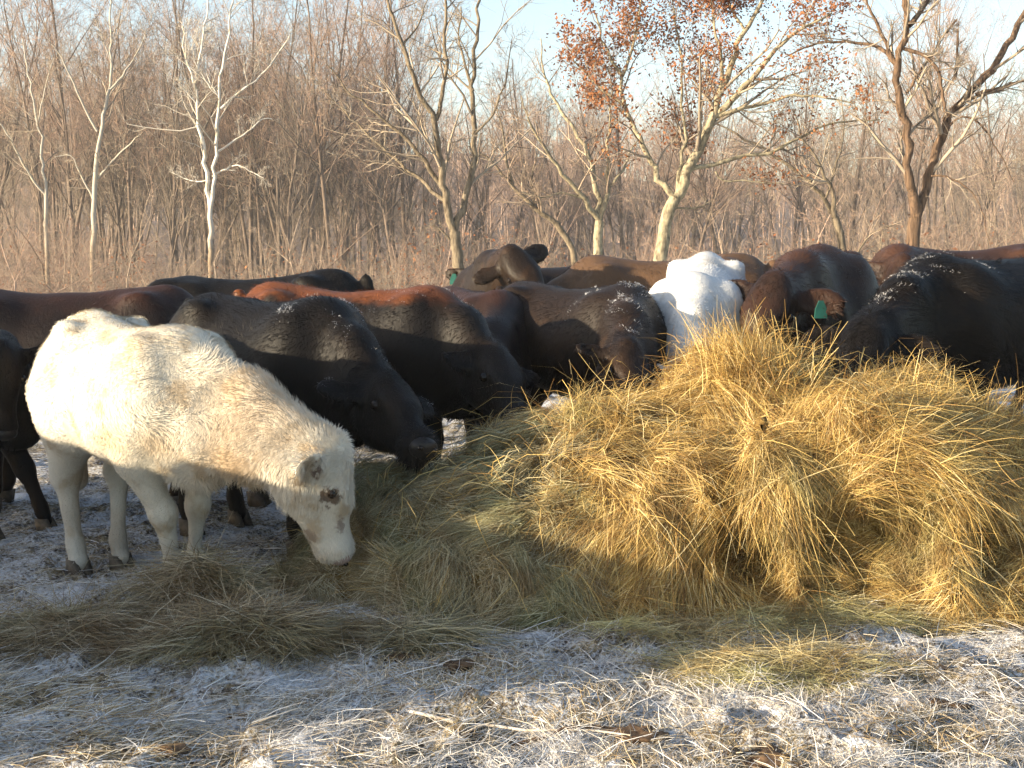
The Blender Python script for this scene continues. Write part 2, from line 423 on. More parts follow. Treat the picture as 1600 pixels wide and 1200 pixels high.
SP = [(10, .15, 1, 45, .34, .5, 5, .16, .06, 4), (6, .2, 1, 42, .5, .55, 4, .18, .05, 3), (4, .25, 1, 42, .55, .6, 3, .18, .04, 3)]

photo_tree('forked_tree', 'tall bare forked tree standing right behind the black cow with raised head', 26,
  [([(720, 470), (719, 440), (714, 395), (710, 362)], .21, .165),
   ([(710, 362), (696, 315), (688, 240), (681, 188), (664, 161), (641, 116), (628, 71), (611, 19), (596, -40)], .13, .035),
   ([(681, 188), (690, 161), (699, 94), (694, 56), (697, 0), (702, -50)], .07, .03),
   ([(710, 362), (727, 319), (739, 262), (741, 210), (739, 142), (741, 75), (750, 22), (756, -40)], .115, .035),
   ([(696, 315), (664, 289), (630, 259), (596, 229), (562, 199), (540, 176), (505, 140)], .07, .015),
   ([(690, 290), (667, 255), (645, 225), (589, 180), (540, 139), (510, 100)], .08, .015),
   ([(739, 142), (726, 100), (716, 60), (720, 10)], .05, .02),
   ([(741, 210), (770, 180), (790, 130), (800, 60)], .04, .012),
   ([(628, 71), (655, 40), (670, -10)], .035, .012),
   ([(703, 375), (685, 355), (672, 352)], .035, .012)], BARK_GREY, TWIG_GREY, SP, 21)
photo_tree('oak_tree', 'lichened leaning oak still carrying rusty brown leaves', 24,
  [([(1028, 440), (1032, 395), (1042, 340), (1055, 310)], .27, .20),
   ([(1055, 310), (1075, 265), (1095, 225), (1110, 185), (1125, 145), (1140, 105), (1165, 50), (1190, 0), (1205, -40)], .19, .04),
   ([(1110, 185), (1145, 155), (1180, 115), (1215, 75), (1250, 45), (1300, 20)], .12, .03),
   ([(1110, 185), (1160, 170), (1215, 155), (1260, 147), (1300, 155), (1335, 162)], .075, .02),
   ([(1075, 265), (1120, 255), (1160, 242), (1200, 240), (1245, 217), (1290, 192), (1375, 187)], .085, .02),
   ([(1055, 310), (1030, 285), (1015, 245), (995, 210), (975, 165), (972, 120), (945, 75), (930, 20)], .11, .025),
   ([(975, 165), (935, 135), (900, 100), (880, 60)], .06, .015),
   ([(972, 120), (990, 70), (1000, 10), (1005, -40)], .055, .02),
   ([(1055, 310), (1062, 260), (1072, 200), (1060, 140), (1065, 80), (1050, 0)], .07, .02),
   ([(1125, 145), (1130, 90), (1115, 40), (1110, -20)], .07, .02),
   ([(1165, 50), (1140, 10), (1130, -40)], .05, .02),
   ([(1058, 325), (1090, 326), (1112, 314)], .035, .015),
   ([(1118, 268), (1125, 285), (1160, 282), (1228, 288)], .035, .012)], BARK_LICHEN, TWIG_GREY, SP, 22, thin=.56, leaves=12000,
  leafpick=lambda p: (p[:, 2] > 2.9) & (r_leaf.uniform(size=len(p)) < np.where((p[:, 0] < 4.2) | (p[:, 2] > 4.9), 1, .18)))
photo_tree('shaggy_tree', 'dark shaggy barked tree splitting low into two stems at the right', 23,
  [([(1427, 430), (1427, 380), (1430, 340)], .24, .20),
   ([(1430, 340), (1423, 280), (1420, 225), (1407, 150), (1400, 100), (1407, 75), (1420, 40), (1415, 0), (1412, -40)], .16, .09),
   ([(1420, 40), (1437, 20), (1450, 0), (1465, -40)], .09, .05),
   ([(1400, 100), (1385, 78), (1355, 67), (1305, 65), (1265, 70), (1225, 90)], .07, .02),
   ([(1400, 100), (1375, 45), (1355, 10), (1350, -30)], .06, .03),
   ([(1430, 340), (1445, 300), (1465, 235), (1485, 175), (1525, 135), (1555, 105), (1580, 60), (1600, 30), (1630, -30)], .17, .08),
   ([(1417, 145), (1450, 95), (1470, 60), (1495, 30)], .055, .03),
   ([(1407, 75), (1445, 85), (1470, 115), (1475, 160), (1480, 180)], .06, .045),
   ([(1492, 125), (1495, 90), (1497, 45)], .05, .035),
   ([(1525, 148), (1570, 135), (1600, 127), (1650, 110)], .06, .03),
   ([(1485, 195), (1505, 180), (1530, 190), (1560, 235), (1585, 285)], .04, .012),
   ([(1455, 275), (1480, 275), (1510, 290), (1535, 330), (1548, 385)], .035, .012)], BARK_VINE, TWIG_GREY, SP, 23, rough=.07, thin=.54)
photo_tree('white_sycamore', 'white barked sycamore with two pale parallel stems among the woods', 55,
  [([(330, 470), (330, 400), (330, 345), (329, 325)], .26, .20),
   ([(329, 325), (325, 300), (317, 225), (310, 165), (305, 130), (290, 85), (285, 40)], .20, .06),
   ([(305, 130), (315, 80), (322, 30), (326, -10)], .11, .05),
   ([(329, 325), (335, 280), (340, 210), (342, 150), (350, 90), (360, 30), (366, -20)], .17, .06),
   ([(345, 170), (380, 140), (415, 112), (445, 70), (455, 50)], .12, .04),
   ([(337, 240), (365, 220), (390, 205), (410, 185), (425, 186)], .10, .04),
   ([(332, 276), (352, 264), (372, 256), (395, 270), (412, 278)], .09, .03),
   ([(310, 165), (295, 148), (278, 130)], .07, .03), ([(322, 282), (300, 284), (265, 268)], .06, .02),
   ([(342, 150), (330, 140), (315, 115), (300, 90)], .07, .03)], BARK_WHITE, TWIG_WHITE, SP, 24, thin=.52, depth=1.2, sides=7, minr=.008)
photo_tree('pale_sycamore', 'pale grey sycamore with spreading limbs, leftmost big tree of the woods', 58,
  [([(145, 470), (145, 420), (147, 325), (152, 240)], .30, .20),
   ([(152, 240), (160, 185), (172, 130), (175, 75), (172, 30), (170, -10)], .18, .06),
   ([(152, 205), (130, 165), (115, 130), (95, 85), (75, 60)], .12, .04),
   ([(172, 140), (195, 115), (215, 80), (228, 50)], .10, .04),
   ([(148, 285), (180, 245), (200, 228), (220, 210)], .12, .05),
   ([(145, 310), (125, 270), (112, 240), (85, 245)], .10, .03),
   ([(175, 100), (160, 60), (150, 30)], .07, .03)], BARK_PALE, TWIG_GREY, SP, 25, thin=.5, depth=1.2, sides=7, minr=.008)
photo_tree('slender_sycamore', 'slender pale sycamore beside the left edge of the picture', 60,
  [([(74, 460), (73, 380), (72, 300)], .22, .17), ([(72, 300), (66, 245), (60, 190), (50, 150), (40, 100), (35, 60)], .15, .05),
   ([(74, 310), (50, 280), (30, 245), (15, 215), (-10, 180)], .12, .05), ([(60, 190), (70, 140), (85, 90)], .08, .03)], BARK_PALE, TWIG_GREY, SP, 26, thin=.5, depth=1.0, sides=7, minr=.008)
photo_tree('spreading_tree', 'tan many stemmed spreading tree just left of the oak', 30,
  [([(934, 440), (934, 401), (937, 345)], .20, .16),
   ([(937, 345), (915, 311), (877, 270), (847, 225), (826, 190), (815, 150)], .11, .02),
   ([(937, 345), (932, 277), (915, 232), (892, 195), (870, 161), (850, 120), (845, 60)], .11, .02),
   ([(937, 345), (952, 292), (950, 225), (955, 180), (945, 130)], .10, .02),
   ([(952, 292), (975, 265), (985, 235), (1000, 215)], .06, .02), ([(915, 311), (880, 300), (850, 310), (815, 300)], .05, .012)], BARK_LICHEN, TWIG_TAN, SP, 27, depth=.8)
photo_tree('leaning_tree', 'thin bare tree leaning left behind the forked tree', 32,
  [([(915, 430), (896, 379), (870, 350)], .13, .12), ([(870, 350), (836, 326), (802, 292), (772, 255), (750, 240)], .11, .03),
   ([(802, 292), (790, 250), (785, 200), (770, 150)], .06, .015), ([(836, 326), (830, 280), (840, 240)], .05, .015)], BARK_GREY, TWIG_TAN, SP, 28, depth=.6)
photo_tree('bent_tree', 'bent bare tree leaning left between the oak and the shaggy tree', 33,
  [([(1325, 430), (1318, 380), (1305, 340)], .17, .15), ([(1305, 340), (1290, 310), (1260, 280), (1205, 240), (1150, 210), (1110, 190)], .10, .03),
   ([(1305, 340), (1298, 290), (1270, 240), (1250, 210), (1240, 170)], .10, .02), ([(1290, 310), (1310, 250), (1320, 200), (1315, 150)], .06, .02)], BARK_GREY, TWIG_GREY, SP, 29, depth=.8)
photo_tree('dead_limb', 'crooked dead limb poking up beside the brown cow facing the camera', 15,
  [([(1392, 500), (1388, 472), (1372, 440), (1356, 420), (1332, 414)], .05, .03), ([(1332, 414), (1345, 385), (1362, 362), (1400, 350)], .025, .008),
   ([(1356, 420), (1375, 390), (1380, 360)], .02, .006)], BARK_GREY, TWIG_TAN, SP[:2], 30, depth=.2)['category'] = 'branch'

def wood_tree(seed, H, mat_t, mat_c, lean=.1, low=.35):
    r = np.random.default_rng(seed); T = empty('woodland_tree', (0, 0, 0))
    t0 = level(r, np.zeros((1, 3)), np.array([[r.normal() * lean, r.normal() * lean, 1]]), np.array([H]), np.array([.0085 * H]), 10, .06, .04, .2)
    S = children(r, *t0, 13, low, 1, 32, .34, .5, .02); l1 = level(r, *S, 6, .10, .12)
    V, Q = joinVQ([tubes(*t0, 7), tubes(*l1, 4)]); link('trunk', np_mesh('trunk', V, Q), mat_t, T)
    (V, Q), _ = crown_of(r, [l1, (t0[0], t0[1] * .5)], [(7, .2, 1, 38, .42, .5, 4, .12, .10, 3), (5, .2, 1, 38, .5, .6, 3, .14, .06, 3), (3, .3, 1, 40, .6, .7, 2, .1, .05, 3)], .008)
    link('crown', np_mesh('crown', V, Q), mat_c, T); return T
def shrub(seed, H, n, mat, name='thicket_shrub', spread=.35, leafy=0):
    r = np.random.default_rng(seed); T = empty(name, (0, 0, 0))
    st = r.normal(size=(n, 3)) * np.array([.25, .25, 0]) * H * .3; d = r.normal(size=(n, 3)) * spread; d[:, 2] = 1
    s0 = level(r, st, d, H * r.uniform(.6, 1.1, n), .007 * H * r.uniform(.5, 1.2, n), 8, .22, .02, .25)
    V, Q = tubes(*s0, 4); link('trunk', np_mesh('trunk', V, Q), mat, T)
    (V, Q), last = crown_of(r, [s0], [(8, .1, 1, 40, .42, .5, 4, .14, .06, 3), (6, .2, 1, 38, .5, .6, 3, .16, .05, 3), (3, .2, 1, 38, .5, .7, 2, .1, 0, 3)], .004)
    cr = link('crown', np_mesh('crown', V, Q), mat, T)
    if leafy:
        V, Q = leaf_quads(r, last[0][:, -1], leafy, .07, .1); l = link('leaves', np_mesh('leaves', V, Q, smooth=False), LEAF, cr); l['kind'] = 'stuff'
    return T

protos = [wood_tree(40 + i, H, BARK_WOOD, TWIG_GREY if i % 2 else TWIG_RED, low=lo) for i, (H, lo) in enumerate([(17, .3), (15, .25), (18, .4), (14, .2), (16, .35)])]
shrubs = [shrub(60 + i, H, n, m, spread=.95, leafy=(i % 2) * 260) for i, (H, n, m) in enumerate([(4.2, 7, TWIG_TAN), (3.4, 10, TWIG_RED), (5.0, 6, TWIG_RED), (3.0, 11, TWIG_GREY), (6.0, 6, TWIG_TAN)])]
pr = np.random.default_rng(99)
spots = []
def scatter(n, x_px, yr, tries=40, gap=1.5):
    k = 0
    for _ in range(n * tries):
        if k >= n: break
        Y = pr.uniform(*yr); X = (pr.uniform(*x_px) - 800) / F_PX * Y
        if all((X - a) ** 2 + (Y - b) ** 2 > gap * gap for a, b in spots): spots.append((X, Y)); k += 1
used = set()
def plant(protoset, lo, label, cat, group, smin, smax):
    for X, Y in spots[lo:]:
        i = int(pr.integers(len(protoset))); key = protoset[i].name
        o = protoset[i] if key not in used else copy_tree(protoset[i]); used.add(key)
        s = pr.uniform(smin, smax); o.location = (X, Y, float(gz(X, Y)) - .15); o.rotation_euler = (0, 0, pr.uniform(0, 6.28)); o.scale = (s, s, s * pr.uniform(.9, 1.1))
        tag(o, label, cat, group)
WL, WG = 'bare brown tree in the dense woods behind the herd', 'bare trees of the far woods'
scatter(130, (-80, 640), (64, 112), gap=1.3); plant(protos, 0, WL, 'tree', WG, .8, 1.12)
n0 = len(spots); scatter(70, (-80, 1680), (110, 150), gap=2.0); plant(protos, n0, WL, 'tree', WG, .75, 1.1)
n0 = len(spots); scatter(80, (560, 1680), (66, 120), gap=2.0); plant(protos, n0, WL, 'tree', WG, .6, .95)
SL, SG = 'leafless brushy shrub in the thicket along the pasture edge', 'bare shrubs of the thicket'
n0 = len(spots); scatter(120, (-80, 1680), (34, 62), gap=.7); plant(shrubs, n0, SL, 'shrub', SG, .6, 1.1)
n0 = len(spots); scatter(170, (-80, 1680), (62, 120), gap=1.0); plant(shrubs, n0, SL, 'shrub', SG, 1.0, 1.6)
# the wood on the far slope reads as one mass
fr_ = np.random.default_rng(123); n = 800
fy = fr_.uniform(135, 330, n); fx = (fr_.uniform(-150, 1750, n) - 800) / F_PX * fy; fb = np.stack([fx, fy, gz(fx, fy) - .2], -1)
t0 = level(fr_, fb, fr_.normal(size=(n, 3)) * .05 + np.array([0, 0, 1.]), fr_.uniform(9, 16, n), fr_.uniform(.08, .16, n), 4, .04, .02, .3)
l1 = level(fr_, *children(fr_, *t0, 11, .25, 1, 33, .36, .5, .03), 3, .1, .1)
l2 = level(fr_, *children(fr_, *l1, 7, .2, 1, 36, .5, .6, .02), 2, .1, .1)
V, Q = joinVQ([tubes(*t0, 4), tubes(*l1, 3), ribbons(l2[0], unit(np.cross(l2[0][:, 1:] - l2[0][:, :1], np.array([0, 1., 0]))) * l2[1][..., None])])
o = link('far_woods', np_mesh('far_woods', V, Q), TWIG_RED); tag(o, 'mass of bare woods covering the far slope', 'woods', kind='stuff')

# ------------------------------------------------------------------ cattle
def mat_coat(name, base, alt, thr=(.5, .62), scale=3.5, back=None, back_z=(1.1, 1.25), socks=None, rough=.5, patches=None, fine=.35, spec=.16):
    t = NT(name); v = t.coord('Object'); n = t.noise(v, scale, 4, .6)
    c = t.mix(t.rng(n, *thr), base, alt)
    if patches:
        for pc, (cx, cy, cz), rad in patches:
            d = t.n('ShaderNodeVectorMath', operation='DISTANCE'); t.L.new(v, d.inputs[0]); d.inputs[1].default_value = (cx, cy, cz)
            dd = t.math('ADD', d.outputs['Value'], t.math('MULTIPLY', t.math('SUBTRACT', t.noise(v, 14 if rad > .08 else 32, 4), .5), rad * (.9 if rad > .08 else 2.2)))
            c = t.mix(t.rng(dd, rad * 1.15, rad * .75) if rad < .08 else t.math('MULTIPLY', t.rng(dd, rad * 1.5, rad * .1), .8), c, pc)
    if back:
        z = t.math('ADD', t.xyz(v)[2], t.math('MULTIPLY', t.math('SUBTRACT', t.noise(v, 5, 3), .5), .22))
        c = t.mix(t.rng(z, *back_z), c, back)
    f = t.math('ADD', t.math('MULTIPLY', t.noise(t.scaled(v, (1, 1, .5)), 70, 3, .7), .6), t.math('MULTIPLY', t.island(), .5))
    c = t.mix(t.math('MULTIPLY', f, fine), c, tuple(x * .45 for x in base))
    t.col(c, rough); t.b.inputs['Specular IOR Level'].default_value = spec
    t.bump(f, .5, .012); return t.m
HOOF = mat_plain('hoof_horn', (.05, .04, .03), (.14, .11, .08), 20, .6)
EYE = NT('wet_eye'); EYE.col((.012, .008, .006), .08); EYE = EYE.m
NOSE = mat_plain('black_nose', (.01, .009, .009), (.022, .02, .02), 30, .35); PINKNOSE = mat_plain('greyish_pink_nose', (.24, .17, .15), (.42, .31, .27), 25, .4)
TAGM = mat_plain('teal_ear_tag', (.02, .10, .085), (.03, .14, .115), 10, .5)
FROST = NT('frosted_hair'); FROST.col((.50, .51, .54), .7); FROST = FROST.m
lumps = [Wave(500 + i, 7.0) for i in range(16)]

def cow(name, label, mat, px, py_ground, Y, heading, s=1.0, length=1.0, poll=None, muzzle=None, up=(0, 0, 1), legs=None, vox=.026, hairs=8000,
        hair_len=.036, frost=0, tags=(), belly=1.0, seed=0, group='cattle feeding around the hay', hair_w=.0024, shag=.3, ear_droop=.15, fluff=None, at=None, rump_up=0., ears=(1, 1), neck_thick=1.0, hair_mat=None, nose_mat=None):
    """poll / muzzle: photo pixel plus depth of the top of the head and of the nose"""
    r = np.random.default_rng(900 + seed)
    loc = np.array(at, float) if at is not None else np.array([P(px, 600, Y)[0], Y, 0.])
    ca, sa = math.cos(R(heading)), math.sin(R(heading))
    def to_local(p):
        d = (np.asarray(p) - loc) / s; return np.array([(d[0] * ca + d[1] * sa), -d[0] * sa + d[1] * ca, d[2]])
    def pt(q): return to_local(P(*q)) if q is not None else None
    pl = pt(poll) if poll is not None else np.array([1.1, 0, .8]); mz = pt(muzzle) if muzzle is not None else np.array([1.25, 0, .35])
    f = unit(mz - pl); mz = pl + f * min(.56, max(.46, np.linalg.norm(mz - pl)))
    upv = to_local(loc + s * np.array(up, float)); upv = unit(upv - f * (upv @ f)); sd = np.cross(upv, f)
    lo = np.minimum.reduce([np.array([-1.0 * length, -.5, -.02]), pl - .32, mz - .18]); hi = np.maximum.reduce([np.array([.9 * length, .5, 1.5]), pl + .32, mz + .18])
    B = Field(lo, hi, vox / s)
    # trunk: stations along the spine
    X = np.array([-.80, -.75, -.62, -.42, -.15, .12, .36, .54, .66, .74]) * length
    top = np.array([1.08, 1.22, 1.30, 1.285, 1.25, 1.25, 1.275, 1.255, 1.15, 1.0]) + rump_up * np.array([1, 1, 1, .8, .4, 0, -.3, -.5, -.5, -.4])
    bot = np.array([.85, .74, .69, .66, .60, .56, .55, .56, .64, .78]); bot = 1 - (1 - bot) * belly
    hw = np.array([.09, .18, .245, .275, .335, .35, .30, .25, .19, .09])
    sl, x, y, z = B.sub(np.array([-.9 * length, -.5, .3]), np.array([.85 * length, .5, 1.48]))
    xi = x.ravel(); xf = np.linspace(X[0], X[-1], 80)
    def curve(a):
        c = np.interp(xf, X, a); k = np.ones(9) / 9; c = np.convolve(np.pad(c, 4, 'edge'), k, 'valid'); return np.interp(xi, xf, c)[:, None, None]
    T_, B_, H_ = curve(top), curve(bot), curve(hw); zc, hz = (T_ * .47 + B_ * .53), None
    zz = np.where(z > zc, (z - zc) / (T_ - zc), (z - zc) / (zc - B_))
    narrow = np.where(z > zc, 1 - .36 * np.clip(zz, 0, 1) ** 2, 1)
    q = ((np.abs(y) / (H_ * narrow)) ** 2.3 + np.abs(zz) ** 2.3) ** (1 / 2.3)
    d = (q - 1) * np.minimum(H_, (T_ - B_) * .5); d = np.maximum(d, np.abs(x + .03 * length) - .77 * length); B.blend(sl, d, .05)
    for sy in (-1, 1):
        B.ell((-.42 * length, sy * .185, 1.205 + rump_up * .8), (.085, .055, .055), .09)      # hip bones
        B.ell((-.71 * length, sy * .10, 1.06 + rump_up), (.07, .05, .06), .08)
        B.ell((.40 * length, sy * .185, .98), (.17, .11, .25), .12)                          # shoulder
        B.ell((-.50 * length, sy * .17, .90), (.25, .13, .28), .12)                          # thigh
    B.ell((.66 * length, 0, .70), (.14, .12, .16), .12)
    lg = dict(hl=(0, 0), hr=(0, 0), fl=(0, 0), fr=(0, 0)); lg.update(legs or {}); hooves = []
    for key, sy in (('hl', 1), ('hr', -1)):
        ox, oy = lg[key]; c = [(-.52 * length, sy * .18, .92), (-.40 * length + .3 * ox, sy * .20, .74), (-.66 * length + .75 * ox, sy * .17 + .6 * oy, .50), (-.62 * length + ox, sy * .16 + oy, .16), (-.58 * length + ox, sy * .16 + oy, .07)]
        for a, b, ra, rb in zip(c[:-1], c[1:], (.17, .12, .058, .036), (.12, .064, .037, .046)): B.cap(a, b, ra, rb, .05)
        B.cap((c[1][0] - .1, c[1][1], c[1][2] + .05), c[2], .12, .06, .06); hooves.append(c[-1])
    for key, sy in (('fl', 1), ('fr', -1)):
        ox, oy = lg[key]; c = [(.42 * length, sy * .18, .92), (.34 * length + .2 * ox, sy * .18, .66), (.40 * length + .6 * ox, sy * .15 + .6 * oy, .40), (.40 * length + ox, sy * .15 + oy, .15), (.43 * length + ox, sy * .15 + oy, .07)]
        for a, b, ra, rb in zip(c[:-1], c[1:], (.14, .092, .055, .036), (.088, .058, .037, .046)): B.cap(a, b, ra, rb, .05)
        B.ell(c[2], (.060, .058, .07), .03); hooves.append(c[-1])
    # tail
    tl = [(-.79 * length, 0, 1.22 + rump_up), (-.86 * length, .02, 1.0), (-.86 * length, .03, .6), (-.85 * length, .02, .42)]
    for a, b, ra, rb in zip(tl[:-1], tl[1:], (.045, .03, .028), (.03, .026, .045)): B.cap(a, b, ra, rb, .04)
    # neck
    nt = neck_thick
    w0 = np.array([.48 * length, 0, 1.13]); w1 = np.array([.55 * length, 0, .90]); w2 = np.array([.60 * length, 0, .76])
    h0 = pl - f * .0 - upv * .06; h1 = pl + f * .05 - upv * .12; h2 = pl + f * .06 - upv * .22
    mid = lambda a, b, t, dz=0: a * (1 - t) + b * t + np.array([0, 0, dz])
    B.cap(w0, mid(w0, h0, .5, .03), .13 * nt, .105 * nt, .1); B.cap(mid(w0, h0, .5, .03), h0, .105 * nt, .085, .1)
    B.cap(w1, mid(w1, h1, .5), .18 * nt, .125 * nt, .12); B.cap(mid(w1, h1, .5), h1, .125 * nt, .095, .1)
    B.cap(w2, mid(w2, h2, .5, -.02), .13 * nt, .08 * nt, .12); B.cap(mid(w2, h2, .5, -.02), h2, .08 * nt, .06, .08)
    # head
    H = lambda a, b, c=0: pl + f * a + upv * b + sd * c
    B.ell(H(.10, -.075), (.15, .105, .115), .05, np.stack([f, sd, upv]))
    B.cap(H(.10, -.03, .045), H(.24, -.035, .035), .065, .06, .04); B.cap(H(.10, -.03, -.045), H(.24, -.035, -.035), .065, .06, .04)
    B.cap(H(.16, -.085), H(.42, -.075), .095, .062, .05)
    B.cap(H(.08, -.19, .03), H(.41, -.14, .012), .078, .040, .05); B.cap(H(.08, -.19, -.03), H(.41, -.14, -.012), .078, .040, .05)
    B.ell(H(.13, -.165), (.15, .085, .125), .05, np.stack([f, sd, upv]))
    B.ell(H(.455, -.085), (.06, .084, .072), .045, np.stack([f, sd, upv]))
    B.ell(H(.45, -.145), (.05, .06, .035), .03, np.stack([f, sd, upv]))
    B.ell(H(.01, -.005), (.07, .06, .05), .05, np.stack([f, sd, upv]))
    for sy in (-1, 1):
        B.ell(H(.175, -.028, sy * .088), (.055, .03, .028), .03, np.stack([f, sd, upv]))
        if not ears[(1 - sy) // 2]: continue
        ed = unit(sd * sy * 1.0 - f * .22 - upv * ear_droop); et = unit(np.cross(ed, upv + f * .4)); en = np.cross(ed, et)
        ec = H(.04, -.085, sy * .10) + ed * .10
        B.ell(ec, (.135, .074, .032), .03, np.stack([ed, et, en]))
        ff = 1 if en @ f > 0 else -1
        B.ell(ec + ed * .02 + en * ff * .03, (.095, .05, .022), .01, np.stack([ed, et, en]), carve=True)
    # uneven flesh
    gxx, gyy, gzz = np.meshgrid(*B.ax, indexing='ij'); lm = lumps[seed % 16]
    B.F += .006 * lm(np.stack([gxx, gyy, gzz], -1) * 1.0)
    V, Q = surface_nets(B.F, B.lo, B.h, 2)
    N = vert_normals(V, Q)
    T = empty(name, tuple(loc), R(heading)); T.scale = (s, s, s); tag(T, label, 'cow', group)
    if at is None: T.location.z = float(gz(loc[0], loc[1])) - .005
    me = np_mesh('body', V, Q); body = link('body', me, mat, T)
    # coat of real hairs
    if hairs:
        hc = H(.22, -.1); p, n = sample_surface(V, Q, N, hairs, r, lambda q, nn: 1 + 2.5 * (np.linalg.norm(q - hc, axis=1) < .36))
        fl = np.tile(np.array([-.55, 0, -.8]), (hairs, 1)); w1_, w2_, w3_ = Wave(seed + 1, 9.0), Wave(seed + 2, 9.0), Wave(seed + 3, 9.0)
        fl += shag * 1.6 * np.stack([w1_(p), w2_(p), w3_(p)], -1) + r.normal(size=(hairs, 3)) * .22
        headness = smooth01(.30, .05, np.linalg.norm(p - H(.2, -.08), axis=1))
        fl = fl * (1 - headness)[:, None] + headness[:, None] * (f * 1.0 + r.normal(size=(hairs, 3)) * .2)
        t_ = unit(fl - n * (fl * n).sum(1, keepdims=True))
        L = hair_len * r.uniform(.5, 1.4, hairs) * (1 - .72 * headness) * (1 + .5 * (p[:, 2] < .62) * (p[:, 2] > .45))
        L *= np.where((p[:, 2] < .66) & (np.linalg.norm(p - hc, axis=1) > .4) & ((p[:, 0] < .55 * length) | (p[:, 2] < .5)), .42, 1)
        if fluff is not None: L *= fluff(p)
        lift = (.18 + .25 * r.uniform(size=hairs))[:, None]
        k = np.stack([p - n * .003, p + L[:, None] * .5 * (t_ + n * lift * 1.3), p + L[:, None] * (t_ * .95 + n * lift)], 1)
        wd = unit(np.cross(t_, n)); ww = hair_w * np.array([1, .85, .15])[None, :, None]
        if vox > .016: k, ww = k[:, [0, 2]], ww[:, [0, 2]]
        V2, Q2 = ribbons(k, wd[:, None] * ww)
        c = link('coat', np_mesh('coat', V2, Q2), hair_mat or mat, T); c['kind'] = 'stuff'
    if frost:
        p, n = sample_surface(V, Q, N, frost, r, lambda q, nn: ((nn[:, 2] > .15) & (q[:, 0] > .2 * length) & (np.linalg.norm(q - H(.25, -.08), axis=1) > .36)) * np.exp(-((nn[:, 2] - .9) / .22) ** 2) * np.clip(lumps[(seed + 5) % 16](q * 4) - .1, 0, 1) ** 2)
        t_ = unit(np.array([-.4, 0, -.4]) + r.normal(size=(frost, 3)) * .5); L = .009 * r.uniform(.4, 1.2, frost)[:, None]
        k = np.stack([p + n * .008, p + n * .012 + L * t_ * .5, p + n * .014 + L * t_], 1)
        V2, Q2 = ribbons(k, unit(np.cross(t_, n))[:, None] * .0006 * np.array([1, .9, .3])[None, :, None])
        c = link('frost', np_mesh('frost', V2, Q2), FROST, T); c['kind'] = 'stuff'
    # eyes, hooves, ear tags
    bm = bmesh.new(); bmesh.ops.create_uvsphere(bm, u_segments=12, v_segments=8, radius=.025); em = bpy.data.meshes.new('eye'); bm.to_mesh(em); bm.free()
    for sy in (-1, 1):
        e = link('eye', em, EYE, T); e.location = H(.172, -.066, sy * .112)
    nm = bpy.data.meshes.get('nose')
    if nm is None:
        bm = bmesh.new(); bmesh.ops.create_uvsphere(bm, u_segments=16, v_segments=10, radius=1.0); nm = bpy.data.meshes.new('nose'); bm.to_mesh(nm); bm.free(); nm.polygons.foreach_set('use_smooth', np.ones(len(nm.polygons), dtype=bool))
    no = link('nose', nm.copy() if nose_mat else nm, nose_mat or NOSE, T); no.matrix_local = Matrix.Translation(H(.487, -.078)) @ Matrix(np.stack([f, sd, upv], 1).tolist()).to_4x4() @ Matrix.Diagonal((.045, .072, .056, 1))
    for sy in (-1, 1):
        ns = link('nostril', em, EYE, no); ns.matrix_local = Matrix.Diagonal((1 / .045, 1 / .072, 1 / .056, 1)) @ Matrix.Translation((.034, sy * .036, .016)) @ Matrix.Diagonal((.5, .7, .45, 1))
    hm = bpy.data.meshes.get('hoof') or hoof_mesh()
    for hx, hy, _ in hooves:
        h = link('hoof', hm, HOOF, T); h.location = (hx, hy, 0)
    for sy in tags:
        ed = unit(sd * sy - f * .22 - upv * ear_droop); c = H(.035, -.055, sy * .10) + ed * .13
        tg = link('ear_tag', tag_mesh(), TAGM, T); tg.location = c + unit(f) * .03 * 0 + np.array([0, 0, -.07]) + (upv + f * .3) * .03
        tg.rotation_euler = (0, 0, -R(heading) + r.uniform(-.3, .3))
    return T
def hoof_mesh():
    bm = bmesh.new()
    for sy in (-1, 1):
        g = bmesh.ops.create_cone(bm, cap_ends=True, segments=10, radius1=.038, radius2=.028, depth=.085)
        for v in g['verts']:
            v.co.x = v.co.x * 1.7 + .015 - (.03 if v.co.z > 0 else 0); v.co.y = v.co.y * .85 + sy * .029; v.co.z += .0425
    me = bpy.data.meshes.new('hoof'); bm.to_mesh(me); bm.free()
    me.polygons.foreach_set('use_smooth', np.ones(len(me.polygons), dtype=bool)); return me
def tag_mesh():
    me = bpy.data.meshes.get('ear_tag')
    if me: return me
    out = [(-.012, .04), (.012, .04), (.03, 0), (.034, -.045), (-.034, -.045), (-.03, 0)]
    V = [(x, -.002, z) for x, z in out] + [(x, .002, z) for x, z in out]; me = bpy.data.meshes.new('ear_tag')
    me.from_pydata(V, [], [tuple(range(6))[::-1], tuple(range(6, 12))] + [(i, (i + 1) % 6, 6 + (i + 1) % 6, 6 + i) for i in range(6)]); return me

BLACK = mat_coat('black_coat', (.008, .0068, .0064), (.014, .010, .008), spec=.12)
BROWN_BLACK = mat_coat('brown_black_coat', (.017, .011, .008), (.030, .017, .010))
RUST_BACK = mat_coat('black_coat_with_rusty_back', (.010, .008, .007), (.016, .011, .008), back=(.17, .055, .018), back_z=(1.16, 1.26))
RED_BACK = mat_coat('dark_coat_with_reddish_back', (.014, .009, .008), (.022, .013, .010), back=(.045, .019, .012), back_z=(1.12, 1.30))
BROWN = mat_coat('dark_brown_coat', (.10, .058, .033), (.14, .08, .045))
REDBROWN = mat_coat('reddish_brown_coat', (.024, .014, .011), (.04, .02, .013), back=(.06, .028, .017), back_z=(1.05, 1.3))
WHITE = mat_coat('white_coat', (.62, .62, .62), (.50, .48, .45), fine=.3)

